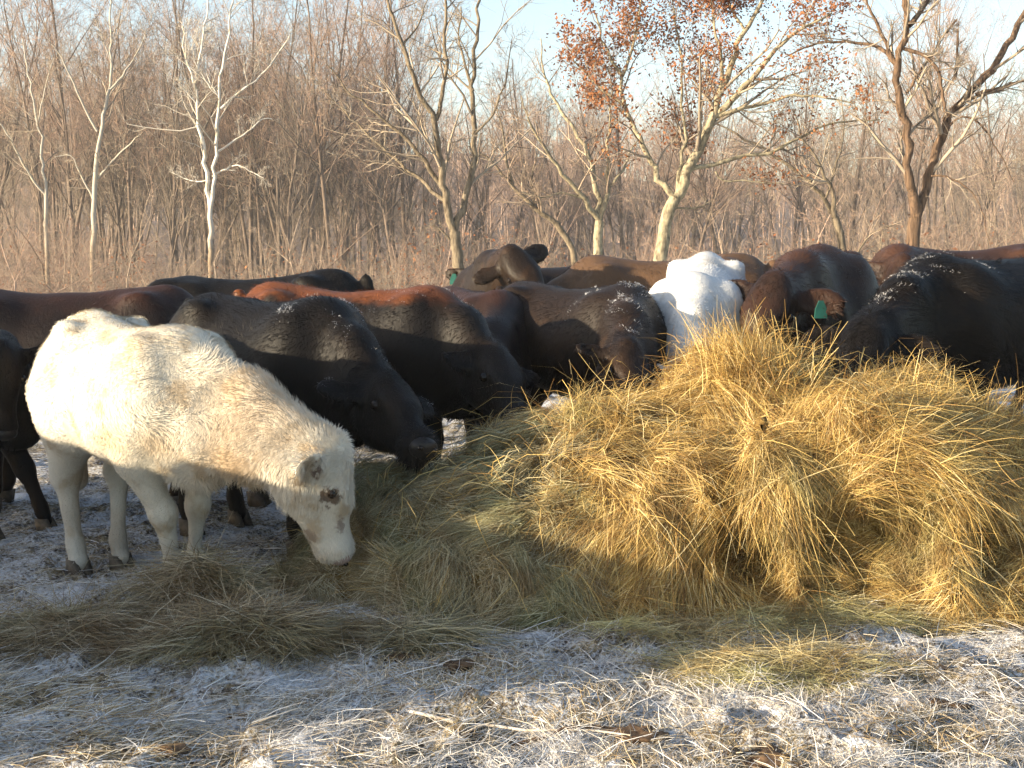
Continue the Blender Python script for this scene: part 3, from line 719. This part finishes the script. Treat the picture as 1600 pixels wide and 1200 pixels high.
def spot(px, py, Y, X0=218, Y0=5.80, hd=-45, sc=.94):
    d = (P(px, py, Y) - np.array([P(X0, 600, Y0)[0], Y0, 0])) / sc; a, b = math.cos(R(hd)), math.sin(R(hd))
    return (float(d[0] * a + d[1] * b), float(-d[0] * b * 1 + d[1] * a), float(d[2]))
cream_spots = [((.36, .23, .12), spot(395, 650, 5.35), .32), ((.50, .33, .18), spot(345, 730, 5.2), .13), ((.30, .17, .08), spot(283, 835, 5.25), .06), ((.16, .09, .045), (-.66, -.02, .74), .17), ((.40, .32, .24), spot(108, 800, 5.85), .16), ((.40, .32, .24), spot(180, 830, 6.0), .13), ((.42, .34, .25), spot(285, 880, 5.6), .14),
    ((.10, .055, .03), spot(516, 768, 5.16), .048), ((.30, .23, .19), spot(538, 818, 5.2), .05), ((.36, .27, .20), spot(478, 836, 5.2), .045), ((.14, .07, .045), spot(482, 724, 5.12), .055),
    ((.56, .42, .26), spot(165, 690, 5.4), .12), ((.56, .43, .28), spot(215, 570, 5.5), .20), ((.52, .38, .23), spot(240, 690, 5.3), .10)]
CREAM = mat_coat('cream_coat', (.72, .67, .57), (.52, .41, .28), (.50, .64), 5.5, patches=cream_spots, fine=.45)

C = {}
C['cream'] = cow('cream_heifer', 'cream white heifer eating at the near end of the hay', CREAM, 218, 0, 5.80, -45, s=.94, length=.84,
    poll=(527, 690, 5.27), muzzle=(560, 862, 5.32), up=(1, .22, .2), ear_droop=.7, legs=dict(hl=(.18, -.12), hr=(.12, .0), fl=(-.12, 0), fr=(-.05, .14)), vox=.0145, hairs=80000, hair_len=.022, nose_mat=PINKNOSE, neck_thick=.9,
    hair_w=.0011, shag=.9, seed=1, rump_up=.035, fluff=lambda p: 1 + 1.0 * smooth01(.3, .6, p[:, 0]) * (p[:, 2] > .5))
C['black'] = cow('black_heifer', 'woolly black heifer with frosted neck behind the cream one', BLACK, 425, 0, 6.55, -40, s=1.0, length=.86,
    poll=(606, 592, 5.92), muzzle=(668, 672, 5.56), up=(.5, -.35, .8), legs=dict(fr=(.0, .0), fl=(-.1, 0)), vox=.017, hairs=26000, hair_len=.035, hair_w=.0018, frost=500, shag=.4, seed=2)
C['rust'] = cow('rusty_backed_cow', 'black cow with a sunlit rusty brown back, head at the hay', RUST_BACK, 560, 0, 7.5, -22, s=1.03,
    poll=(776, 548, 6.95), muzzle=(824, 640, 6.6), up=(.5, -.4, .8), seed=3, hairs=16000, hair_len=.035, frost=300)
C['backturned'] = cow('dark_cow', 'dark brown cow standing behind the cream heifer at the left edge', RED_BACK, 110, 0, 7.6, 188, s=1.03,
    poll=(-260, 560, 7.2), muzzle=(-300, 680, 7.1), seed=4)
C['frostface'] = cow('black_calf', 'black calf with sunlit fuzzy face cut off by the left edge', BLACK, -110, 0, 6.9, -15, s=.85,
    poll=(0, 545, 6.35), muzzle=(8, 700, 6.3), up=(.3, -.8, .4), legs=dict(fl=(.28, .0), fr=(.1, 0)), seed=5, hair_len=.04)
C['farblack'] = cow('black_cow', 'black cow with its back rising above the others at the far left', BLACK, 400, 0, 9.6, 172, s=1.09,
    poll=(205, 470, 9.3), muzzle=(160, 560, 9.2), seed=6, rump_up=.03)
C['hips'] = cow('reddish_dark_cow', 'dark cow with reddish rump between the rusty backed cow and the frosted one', RED_BACK, 745, 0, 8.6, -70, s=.98,
    poll=(760, 590, 7.3), muzzle=(770, 690, 7.1), up=(0, -1, .4), seed=7)
C['raised'] = cow('alert_black_cow', 'black cow with its woolly head raised, looking over the herd', BROWN_BLACK, 838, 0, 11.0, 200, s=1.12,
    poll=(798, 394, 9.9), muzzle=(862, 468, 9.6), up=(-.25, -.35, 1), seed=8, hair_len=.03)
C['peeking'] = cow('peeking_cow', 'dark cow with teal ear tag peeking from behind the one with raised head', BROWN_BLACK, 900, 0, 12.2, 195, s=1.08,
    poll=(752, 412, 10.9), muzzle=(742, 500, 10.6), up=(-.1, -.6, 1), tags=(-1,), seed=16, hairs=4000)
C['frosted'] = cow('frosted_brown_cow', 'dark brown cow with frost along its lowered neck, head in the hay', BROWN_BLACK, 900, 0, 8.1, -48, s=1.02, length=.9,
    poll=(985, 545, 6.95), muzzle=(1005, 640, 6.62), up=(.5, -.6, .6), seed=9, hairs=18000, hair_len=.035, frost=1000, neck_thick=1.1)
C['brown'] = cow('brown_cow', 'large brown cow standing broadside behind the white cow', BROWN, 1030, 0, 10.6, 176, s=1.17,
    poll=(820, 500, 10.4), muzzle=(770, 600, 10.2), seed=10)
C['white'] = cow('white_cow', 'white cow facing the camera with its head down behind the hay', WHITE, 1092, 0, 8.5, -103, s=1.14,
    poll=(1085, 560, 7.3), muzzle=(1090, 680, 7.1), up=(0, -1, .3), seed=11, hairs=16000, hair_len=.018, rump_up=.09)
C['tagged'] = cow('tagged_brown_cow', 'dark reddish cow with a teal ear tag facing the camera beside the white cow', REDBROWN, 1280, 0, 9.3, -104, s=1.25,
    poll=(1212, 428, 7.8), muzzle=(1165, 540, 7.45), up=(-.2, -.6, 1), tags=(1,), seed=12, hairs=14000)
C['bigblack'] = cow('big_black_cow', 'big shaggy black cow at the right edge with its head in the hay', BLACK, 1560, 0, 8.0, 205, s=1.17,
    poll=(1358, 508, 6.95), muzzle=(1332, 596, 6.6), up=(-.3, -.8, .5), seed=13, hairs=30000, hair_len=.05, frost=900, shag=.5, vox=.02)
C['farred'] = cow('red_brown_cow', 'reddish brown cow showing over the back of the big black one', REDBROWN, 1490, 0, 11.5, 190, s=1.25,
    poll=(1412, 408, 10.9), muzzle=(1395, 490, 10.6), up=(-.2, -.6, 1), seed=14)

# unseen bullock added out of frame at left to shade the ground
C['shade'] = cow('shade_bullock', 'unseen black bullock added out of the picture at left to cast shade', BLACK, 0, 0, 0, -67, s=1.0, at=(-5.9, 6.3, 0), poll=None, seed=15, hairs=0)

# ------------------------------------------------------------------ hay
hb = np.array([.9, 6.0, 0.])
HF = Field((-1.7, 4.6, -.12), (3.6, 8.2, 1.45), .03)
for c, r_ in [((1.35, 6.35, .06), (1.5, 1.1, .74)), ((-.02, 5.95, -.06), (.98, .85, .62)), ((.5, 6.15, .06), (.7, .75, .66)), ((.15, 5.55, -.05), (.7, .5, .44)), ((-.38, 5.85, -.12), (.62, .45, .36)), ((1.14, 6.35, .56), (.42, .5, .44)),
              ((1.95, 6.25, .28), (.62, .8, .54)), ((2.55, 6.1, -.05), (.8, .85, .46)), ((.72, 5.62, .24), (.66, .46, .48)), ((1.55, 5.72, .38), (.52, .42, .40)),
              ((.72, 5.45, -.03), (1.0, .42, .14)), ((1.7, 5.45, -.05), (1.0, .5, .14))]:
    HF.ell(c, r_, .14)
a_ = np.linspace(-.9, 3.4, 14)
for a0, a1 in zip(a_[:-1], a_[1:]):
    q0 = (1.52 + .30 * math.cos(a0), 5.42, .36 + .27 * math.sin(a0)); q1 = (1.52 + .30 * math.cos(a1), 5.42, .36 + .27 * math.sin(a1)); HF.cap(q0, q1, .13, .13, .08)
HF.cap((1.10, 5.40, .62), (1.08, 5.20, .08), .13, .12, .08)
HF.ell((1.50, 5.05, .24), (.23, .48, .19), .06, carve=True)
HF.ell((.96, 5.08, .17), (.17, .36, .16), .06, carve=True)
for qa, qb in (((.93, 5.10, .18), (.95, 5.22, .52)), ((.95, 5.22, .52), (.86, 5.32, .68)), ((.86, 5.32, .68), (.55, 5.30, .72)), ((.55, 5.30, .72), (.25, 5.25, .62)), ((1.28, 5.15, .12), (1.27, 5.2, .5))):
    for u_ in np.linspace(0, 1, 5): HF.ell(np.array(qa) * (1 - u_) + np.array(qb) * u_, (.06, .17, .06), .05, carve=True)
HF.ell((.35, 5.05, .62), (.30, .16, .05), .06, carve=True)
gxx, gyy, gzz = np.meshgrid(*HF.ax, indexing='ij'); gp = np.stack([gxx, gyy, gzz], -1)
HF.F += .046 * Wave(301, 5.0)(gp) + .032 * Wave(302, 12.0)(gp); del gp, gxx, gyy, gzz
hV, hQ = surface_nets(HF.F, HF.lo, HF.h, 2); hN = vert_normals(hV, hQ)
hay = empty('hay_pile', tuple(hb)); tag(hay, 'big torn open bale of golden hay heaped in front of the herd', 'hay pile')
link('packed_core', np_mesh('packed_core', hV - hN * .04 - hb, hQ), CORE, hay)
def blades(p, n, t, L, w, r, lift=(0, .3), droop=.25, K=4, sway=.14, taper=.4):
    """bent flat blades from points p along t"""
    m = len(p); u = np.linspace(0, 1, K)[None, :, None]; L = L[:, None, None]
    li = r.uniform(*lift, (m, 1, 1)); side = np.cross(t, n); sw = r.normal(size=(m, 1, 1)) * sway
    k = p[:, None] + L * (t[:, None] * u + n[:, None] * (li * u - li * .6 * u * u) + side[:, None] * sw * u * u) - np.array([0, 0, 1.0]) * L * droop * u * u * r.uniform(.2, 1.2, (m, 1, 1))
    th = r.uniform(-.9, .9, (m, 1)); wd = unit(side * np.cos(th) + n * np.sin(th))
    ww = (w * r.uniform(.6, 1.3, m))[:, None, None] * np.linspace(1, taper, K)[None, :, None]
    return ribbons(k, wd[:, None] * ww)
mr = np.random.default_rng(505); mat_c = hV[mr.integers(0, len(hV), 420)]; mat_d = mr.normal(size=(420, 3)) + np.array([.35, 0, -.1]); mat_o = mr.uniform(-.04, .05, 420)
def nearest_mat(p):
    q = p + .05 * np.stack([Wave(31, 12.)(p), Wave(32, 12.)(p), Wave(33, 12.)(p)], -1)
    return np.concatenate([((c[:, None] - mat_c[None]) ** 2).sum(-1).argmin(1) for c in np.array_split(q, max(1, len(q) // 8000))])
def flow(p, n, r):
    m = len(p); rnd = r.normal(size=(m, 3)); t = mat_d[nearest_mat(p)] + rnd * .45
    t[:, 2] -= .5 * (1 - n[:, 2])
    def swirl(cx, cz, rad, y0, wgt, sgn=1):
        dx, dz = p[:, 0] - cx, p[:, 2] - cz; d = np.hypot(dx, dz) + 1e-6
        w = np.exp(-(d / rad) ** 4) * smooth01(y0 + .25, y0, p[:, 1]) * wgt
        return w[:, None], np.stack([-dz / d, np.zeros(m), dx / d], -1) * sgn
    for a in ((1.0, .12, .62, 5.75, 1.0, 1), (1.52, .36, .50, 5.65, 1.0, -1)):
        w, s_ = swirl(*a); w = np.minimum(w * r.uniform(.6, 1.1, (m, 1)), 1); t = t * (1 - w) + w * (s_ + rnd * .22)
    w = (np.exp(-((p[:, 0] - 1.08) / .13) ** 4) * smooth01(5.5, 5.3, p[:, 1]))[:, None]; t = t * (1 - w) + w * (np.array([.1, 0, -1.0]) + rnd * .4)
    t = t - n * (t * n).sum(1, keepdims=True)
    return unit(t)
hr = np.random.default_rng(77)
vis = lambda q, nn: np.clip(.35 + .9 * np.maximum(-nn[:, 1], nn[:, 2]), .05, 1) * (q[:, 2] > -.03) * (q[:, 1] < 7.4)
def emit(n, sel, mat, name, Lr, w, lift, droop, depth=.03, parent=hay, K=4, vis=vis):
    p, nn = sample_surface(hV, hQ, hN, n, hr, (lambda q, m_: vis(q, m_) * sel(q)) if sel else vis)
    p = p + nn * hr.uniform(-depth, depth * .6, (n, 1)); t = flow(p, nn, hr); p = p + nn * mat_o[nearest_mat(p)][:, None]
    V, Q = blades(p - hb, nn, t, hr.uniform(*Lr, n), np.full(n, w), hr, lift, droop, K)
    o = link(name, np_mesh(name, V, Q), mat, parent); o['kind'] = 'stuff'; return o
left = lambda q: smooth01(.45, .05, q[:, 0] + .25 * (q[:, 2] - .4))
emit(135000, lambda q: 1.02 - left(q), HAY, 'golden_hay', (.05, .20), .0010, (-.1, .2), .06, .035, K=3)
emit(6500, lambda q: 1.02 - left(q), HAY, 'long_stalks', (.18, .40), .0015, (-.05, .2), .08)
emit(60000, left, HAYG, 'greyish_hay', (.05, .2), .0012, (-.1, .22), .12, .035, K=3)
emit(5200, lambda q: .15 + (q[:, 2] > .4), HAY, 'stray_stalks', (.12, .36), .0016, (.4, 1.3), .5)
def tuft(c, n, dirv, spread, L, mat=HAY, w=.0017, rad=.12):
    p = np.array(c) + hr.normal(size=(n, 3)) * np.array([rad, rad, rad * .5]); t = unit(np.array(dirv) + hr.normal(size=(n, 3)) * spread)
    return blades(p - hb, unit(hr.normal(size=(n, 3))), t, hr.uniform(L * .4, L, n), np.full(n, w), hr, (-.2, .2), .35, 4, .2)
tf = [tuft((1.08, 6.1, .93), 900, (-.25, 0, 1), .38, .36, rad=.10), tuft((1.22, 6.15, .90), 600, (.3, 0, 1), .45, .28, rad=.12), tuft((1.85, 5.95, .70), 900, (.2, -.2, 1), .5, .30, rad=.17),
      tuft((2.15, 6.0, .62), 700, (.5, -.2, .8), .5, .30, rad=.15), tuft((.05, 6.1, .46), 300, (-.2, -.1, 1), .5, .2, rad=.2), tuft((.65, 6.2, .70), 300, (-.1, 0, 1), .5, .2, rad=.22),
      tuft((1.1, 5.35, .55), 500, (0, -.2, -1), .45, .3, rad=.09), tuft((1.1, 5.42, .66), 700, (.3, -.1, -.2), .8, .24, rad=.09), tuft((2.4, 5.8, .35), 500, (.4, -.3, -.6), .5, .35, rad=.15), tuft((1.65, 5.5, .62), 900, (.5, -.3, .1), .4, .4, rad=.14)]
V, Q = joinVQ(tf); o = link('tufts', np_mesh('tufts', V, Q), HAY, hay); o['kind'] = 'stuff'

def drift(name, label, pts, n, mat, h, seed, wid=.0016, Lr=(.08, .3), cat='loose hay', base=-.035):
    """low drift of loose hay: soft mound plus blades; pts = (x, y, rx, ry, h)"""
    r = np.random.default_rng(seed); c0 = np.array([pts[0][0], pts[0][1], 0])
    T = empty(name, tuple(c0)); tag(T, label, cat)
    wv = Wave(seed, 8.0, dims=2); lo = np.min([(a - c, b - d) for a, b, c, d, e in pts], 0); hi = np.max([(a + c, b + d) for a, b, c, d, e in pts], 0)
    def ht(x, y):
        z = np.zeros_like(x)
        for a, b, c, d, e in pts: z = np.maximum(z, e * np.clip(1 - ((x - a) / c) ** 2 - ((y - b) / d) ** 2, 0, 1))
        return z * (1 + .35 * wv(np.stack([x, y, 0 * x], -1)))
    nx, ny = int((hi[0] - lo[0]) / .05) + 2, int((hi[1] - lo[1]) / .05) + 2
    X_, Y_ = np.meshgrid(np.linspace(lo[0], hi[0], nx), np.linspace(lo[1], hi[1], ny), indexing='ij'); Z_ = gz(X_, Y_) + ht(X_, Y_) + base
    i_ = np.arange(nx * ny).reshape(nx, ny); q = np.stack([i_[:-1, :-1], i_[1:, :-1], i_[1:, 1:], i_[:-1, 1:]], -1).reshape(-1, 4)
    link('matted_base', np_mesh('matted_base', np.stack([X_, Y_, Z_], -1).reshape(-1, 3) - c0, q), CORE, T)
    x = r.uniform(lo[0], hi[0], n * 4); y = r.uniform(lo[1], hi[1], n * 4); z = ht(x, y); top = max(e for *_, e in pts)
    keep = r.uniform(size=n * 4) < np.clip(z / top * 1.6, 0, 1); x, y, z = x[keep][:n], y[keep][:n], z[keep][:n]; m = len(x)
    p = np.stack([x, y, gz(x, y) + z * r.uniform(.5, 1.15, m)], -1)
    t = unit(np.stack([r.normal(size=m) * 1.3 + .4, r.normal(size=m) * .9, r.normal(size=m) * .22], -1))
    V, Q = blades(p - c0, np.tile([0, 0, 1.0], (m, 1)), t, r.uniform(*Lr, m), np.full(m, wid), r, (-.05, .35), .15, 3, .35)
    o = link('loose_blades', np_mesh('loose_blades', V, Q), mat, T); o['kind'] = 'stuff'; return T
def g2(px, py): q = G(px, py); return q[0], q[1]
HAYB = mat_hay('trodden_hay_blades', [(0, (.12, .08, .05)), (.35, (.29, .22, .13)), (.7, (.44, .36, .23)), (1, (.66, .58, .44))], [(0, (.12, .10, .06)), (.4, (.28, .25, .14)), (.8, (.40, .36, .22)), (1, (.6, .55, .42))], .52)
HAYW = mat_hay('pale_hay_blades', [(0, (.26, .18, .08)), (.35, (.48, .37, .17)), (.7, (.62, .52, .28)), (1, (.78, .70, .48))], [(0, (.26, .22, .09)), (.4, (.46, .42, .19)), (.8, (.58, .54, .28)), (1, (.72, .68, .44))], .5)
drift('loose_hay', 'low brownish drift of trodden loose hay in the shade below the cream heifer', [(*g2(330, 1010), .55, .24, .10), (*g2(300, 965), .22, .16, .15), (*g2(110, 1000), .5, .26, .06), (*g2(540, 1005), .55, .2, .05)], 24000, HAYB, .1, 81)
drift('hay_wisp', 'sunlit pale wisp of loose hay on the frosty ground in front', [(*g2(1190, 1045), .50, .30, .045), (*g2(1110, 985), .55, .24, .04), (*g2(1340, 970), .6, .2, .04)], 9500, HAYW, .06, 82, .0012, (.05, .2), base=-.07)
# ------------------------------------------------------------------ frosted straw litter on the ground
sr = np.random.default_rng(55); n = 150000
yy = 1 / sr.uniform(1 / 11.0, 1 / 3.05, n); xx = sr.uniform(-.46, .46, n) * yy
ok = (sr.uniform(size=n) < np.clip(.55 + .35 * Wave(56, 3.0, dims=2)(np.stack([xx, yy, 0 * xx], -1)), .08, 1)); xx, yy = xx[ok], yy[ok]; n = len(xx)
p = np.stack([xx, yy, gz(xx, yy) + sr.uniform(-.004, .012, n)], -1)
dirn = Wave(57, 1.2, dims=2)(p) * .9
an = dirn + sr.normal(size=n) * .8; t = np.stack([np.cos(an), np.sin(an), sr.normal(size=n) * .14 + .04], -1)
V, Q = blades(p, np.tile([0, 0, 1.0], (n, 1)), unit(t), sr.uniform(.02, .11, n) * sr.choice([1, 1, 1, 1.9], n), .0010 + .0003 * yy / 4, sr, (0, .3), .1, 3, .3)
o = link('frosted_straw', np_mesh('frosted_straw', V, Q), STRAW); tag(o, 'frost coated straw and dead grass littering the trampled ground', 'straw', kind='stuff')

# ------------------------------------------------------------------ clods, sticks
MUD = mat_plain('frozen_mud', (.035, .022, .015), (.13, .08, .045), 25)
DUNG = mat_plain('brown_dung', (.05, .03, .018), (.17, .10, .055), 30)
def clod(px, py, rad, label, mat, seed, flat=.55):
    r = np.random.default_rng(seed); bm = bmesh.new(); bmesh.ops.create_icosphere(bm, subdivisions=4, radius=rad)
    me = bpy.data.meshes.new('clod'); bm.to_mesh(me); bm.free()
    v = np.empty(len(me.vertices) * 3); me.vertices.foreach_get('co', v); v = v.reshape(-1, 3)
    a, b = Wave(seed, 2.2 / rad), Wave(seed + 1, 6 / rad); v *= (1 + .30 * a(v) + .16 * b(v))[:, None]; v[:, 2] = v[:, 2] * flat; v[:, 0] *= 1.35
    me.vertices.foreach_set('co', v.ravel()); me.update(); me.polygons.foreach_set('use_smooth', np.ones(len(me.polygons), dtype=bool))
    q = G(px, py); o = link('mud_clod', me, mat, loc=(q[0], q[1], float(gz(q[0], q[1])) + rad * flat * .05)); tag(o, label, 'clod', 'clods lying in the pasture')
clod(245, 1172, .042, 'rounded brown dung lump on the frosty ground at bottom left', DUNG, 1)
clod(625, 1030, .04, 'dark mud clod at the edge of the loose hay drift', MUD, 2)
clod(385, 1118, .05, 'low brown clod on the shadow edge below the loose hay', DUNG, 3, .3)
clod(1000, 1152, .055, 'wide dark mud clod at the bottom, left of the broken one', MUD, 4, .3)
clod(1200, 1185, .06, 'broken dark mud clod at the bottom edge right of centre', MUD, 5, .35)
clod(1480, 1098, .045, 'dark hoof churned clod on the sunny ground at right', MUD, 6, .3)
clod(720, 1040, .04, 'flat mud clod beside the shadow edge, left of the sunny hay wisp', MUD, 7, .3)
clod(640, 1165, .04, 'small flat mud lump at the bottom beside the pale stick', MUD, 8, .35)
PALE = mat_plain('frosted_wood', (.34, .27, .19), (.68, .64, .60), 40)
def stick(pix, rad, label, mat, seed, lift=.02):
    r = np.random.default_rng(seed); q = np.array([G(*a) for a in pix]); q[:, 2] = gz(q[:, 0], q[:, 1]) + lift; c0 = q[0].copy()
    q, ra = resample(q - c0, np.linspace(rad, rad * .5, len(q)), 12); q[:, 2] += r.normal(size=12) * .004
    V, Q = tubes(q[None], ra[None], 7); o = link('stick', np_mesh('stick', V, Q), mat, loc=tuple(c0)); tag(o, label, 'stick')
stick([(640, 1118), (700, 1132), (760, 1134), (860, 1152), (920, 1148), (985, 1160)], .006, 'long pale frosted stick lying across the ground at the bottom', PALE, 1)
stick([(800, 1158), (900, 1148), (1010, 1140)], .006, 'thin brown twig crossing the frosty ground beside the pale stick', MUD, 2, .015)

# unseen round bales added at left to shade the foreground and heifer's legs
def bale(x, y, rz, rad, wid, label):
    T = empty('shade_bale', (x, y, 0), rz); tag(T, label, 'hay bale', 'unseen bales added to cast shade')
    a = np.linspace(0, 2 * math.pi, 49)[:-1]; prof = [(-wid / 2, .05), (-wid / 2, rad * .6), (-wid / 2, rad * .96), (-wid / 2 + .05, rad), (wid / 2 - .05, rad), (wid / 2, rad * .96), (wid / 2, rad * .6), (wid / 2, .05)]
    V = np.array([[(u_, r_ * math.cos(t), rad * .97 + r_ * math.sin(t)) for t in a] for u_, r_ in prof]); wv = Wave(5, 9.0); V = V + .02 * wv(V)[..., None]
    i_ = np.arange(V.shape[0] * 48).reshape(-1, 48); n_ = np.roll(i_, -1, 1); q = np.stack([i_[:-1], i_[1:], n_[1:], n_[:-1]], -1).reshape(-1, 4)
    V = V.reshape(-1, 3); link('rolled_hay', np_mesh('rolled_hay', V, q), CORE, T)
    r = np.random.default_rng(8); nn = unit(V - np.array([0, 0, rad * .97])); p, nn = sample_surface(V, q, nn, 7000, r); t = unit(np.cross(nn, np.array([1., 0, 0])) + r.normal(size=p.shape) * .35)
    V2, Q2 = blades(p, nn, t, r.uniform(.08, .3, 7000), np.full(7000, .0015), r, (-.02, .12), .05, 3); o = link('loose_blades', np_mesh('loose_blades', V2, Q2), HAY, T); o['kind'] = 'stuff'
bale(-4.03, 3.39, math.atan2(-ux, uy), .67, 1.6, 'unseen round bale added out of the picture at lower left to cast shade')
bale(-4.87, 4.82, math.atan2(-ux, uy), .66, 1.75, 'second unseen round bale, added behind the first to widen the shade')

# ------------------------------------------------------------------ morning haze
hz = NT('morning_haze'); hz.N.remove(hz.b); pv = hz.n('ShaderNodeVolumePrincipled'); pv.inputs['Color'].default_value = (.92, .93, .96, 1)
pv.inputs['Density'].default_value = HAZE; pv.inputs['Anisotropy'].default_value = 0.2; hz.L.new(pv.outputs[0], hz.out.inputs['Volume'])
bm = bmesh.new(); bmesh.ops.create_cube(bm, size=1.0, matrix=Matrix.Translation((0, 175, 24)) @ Matrix.Diagonal((640, 500, 56, 1))); me = bpy.data.meshes.new('haze'); bm.to_mesh(me); bm.free()
o = link('haze', me, hz.m); tag(o, 'thin pale morning haze over the pasture and woods', 'haze', kind='stuff')
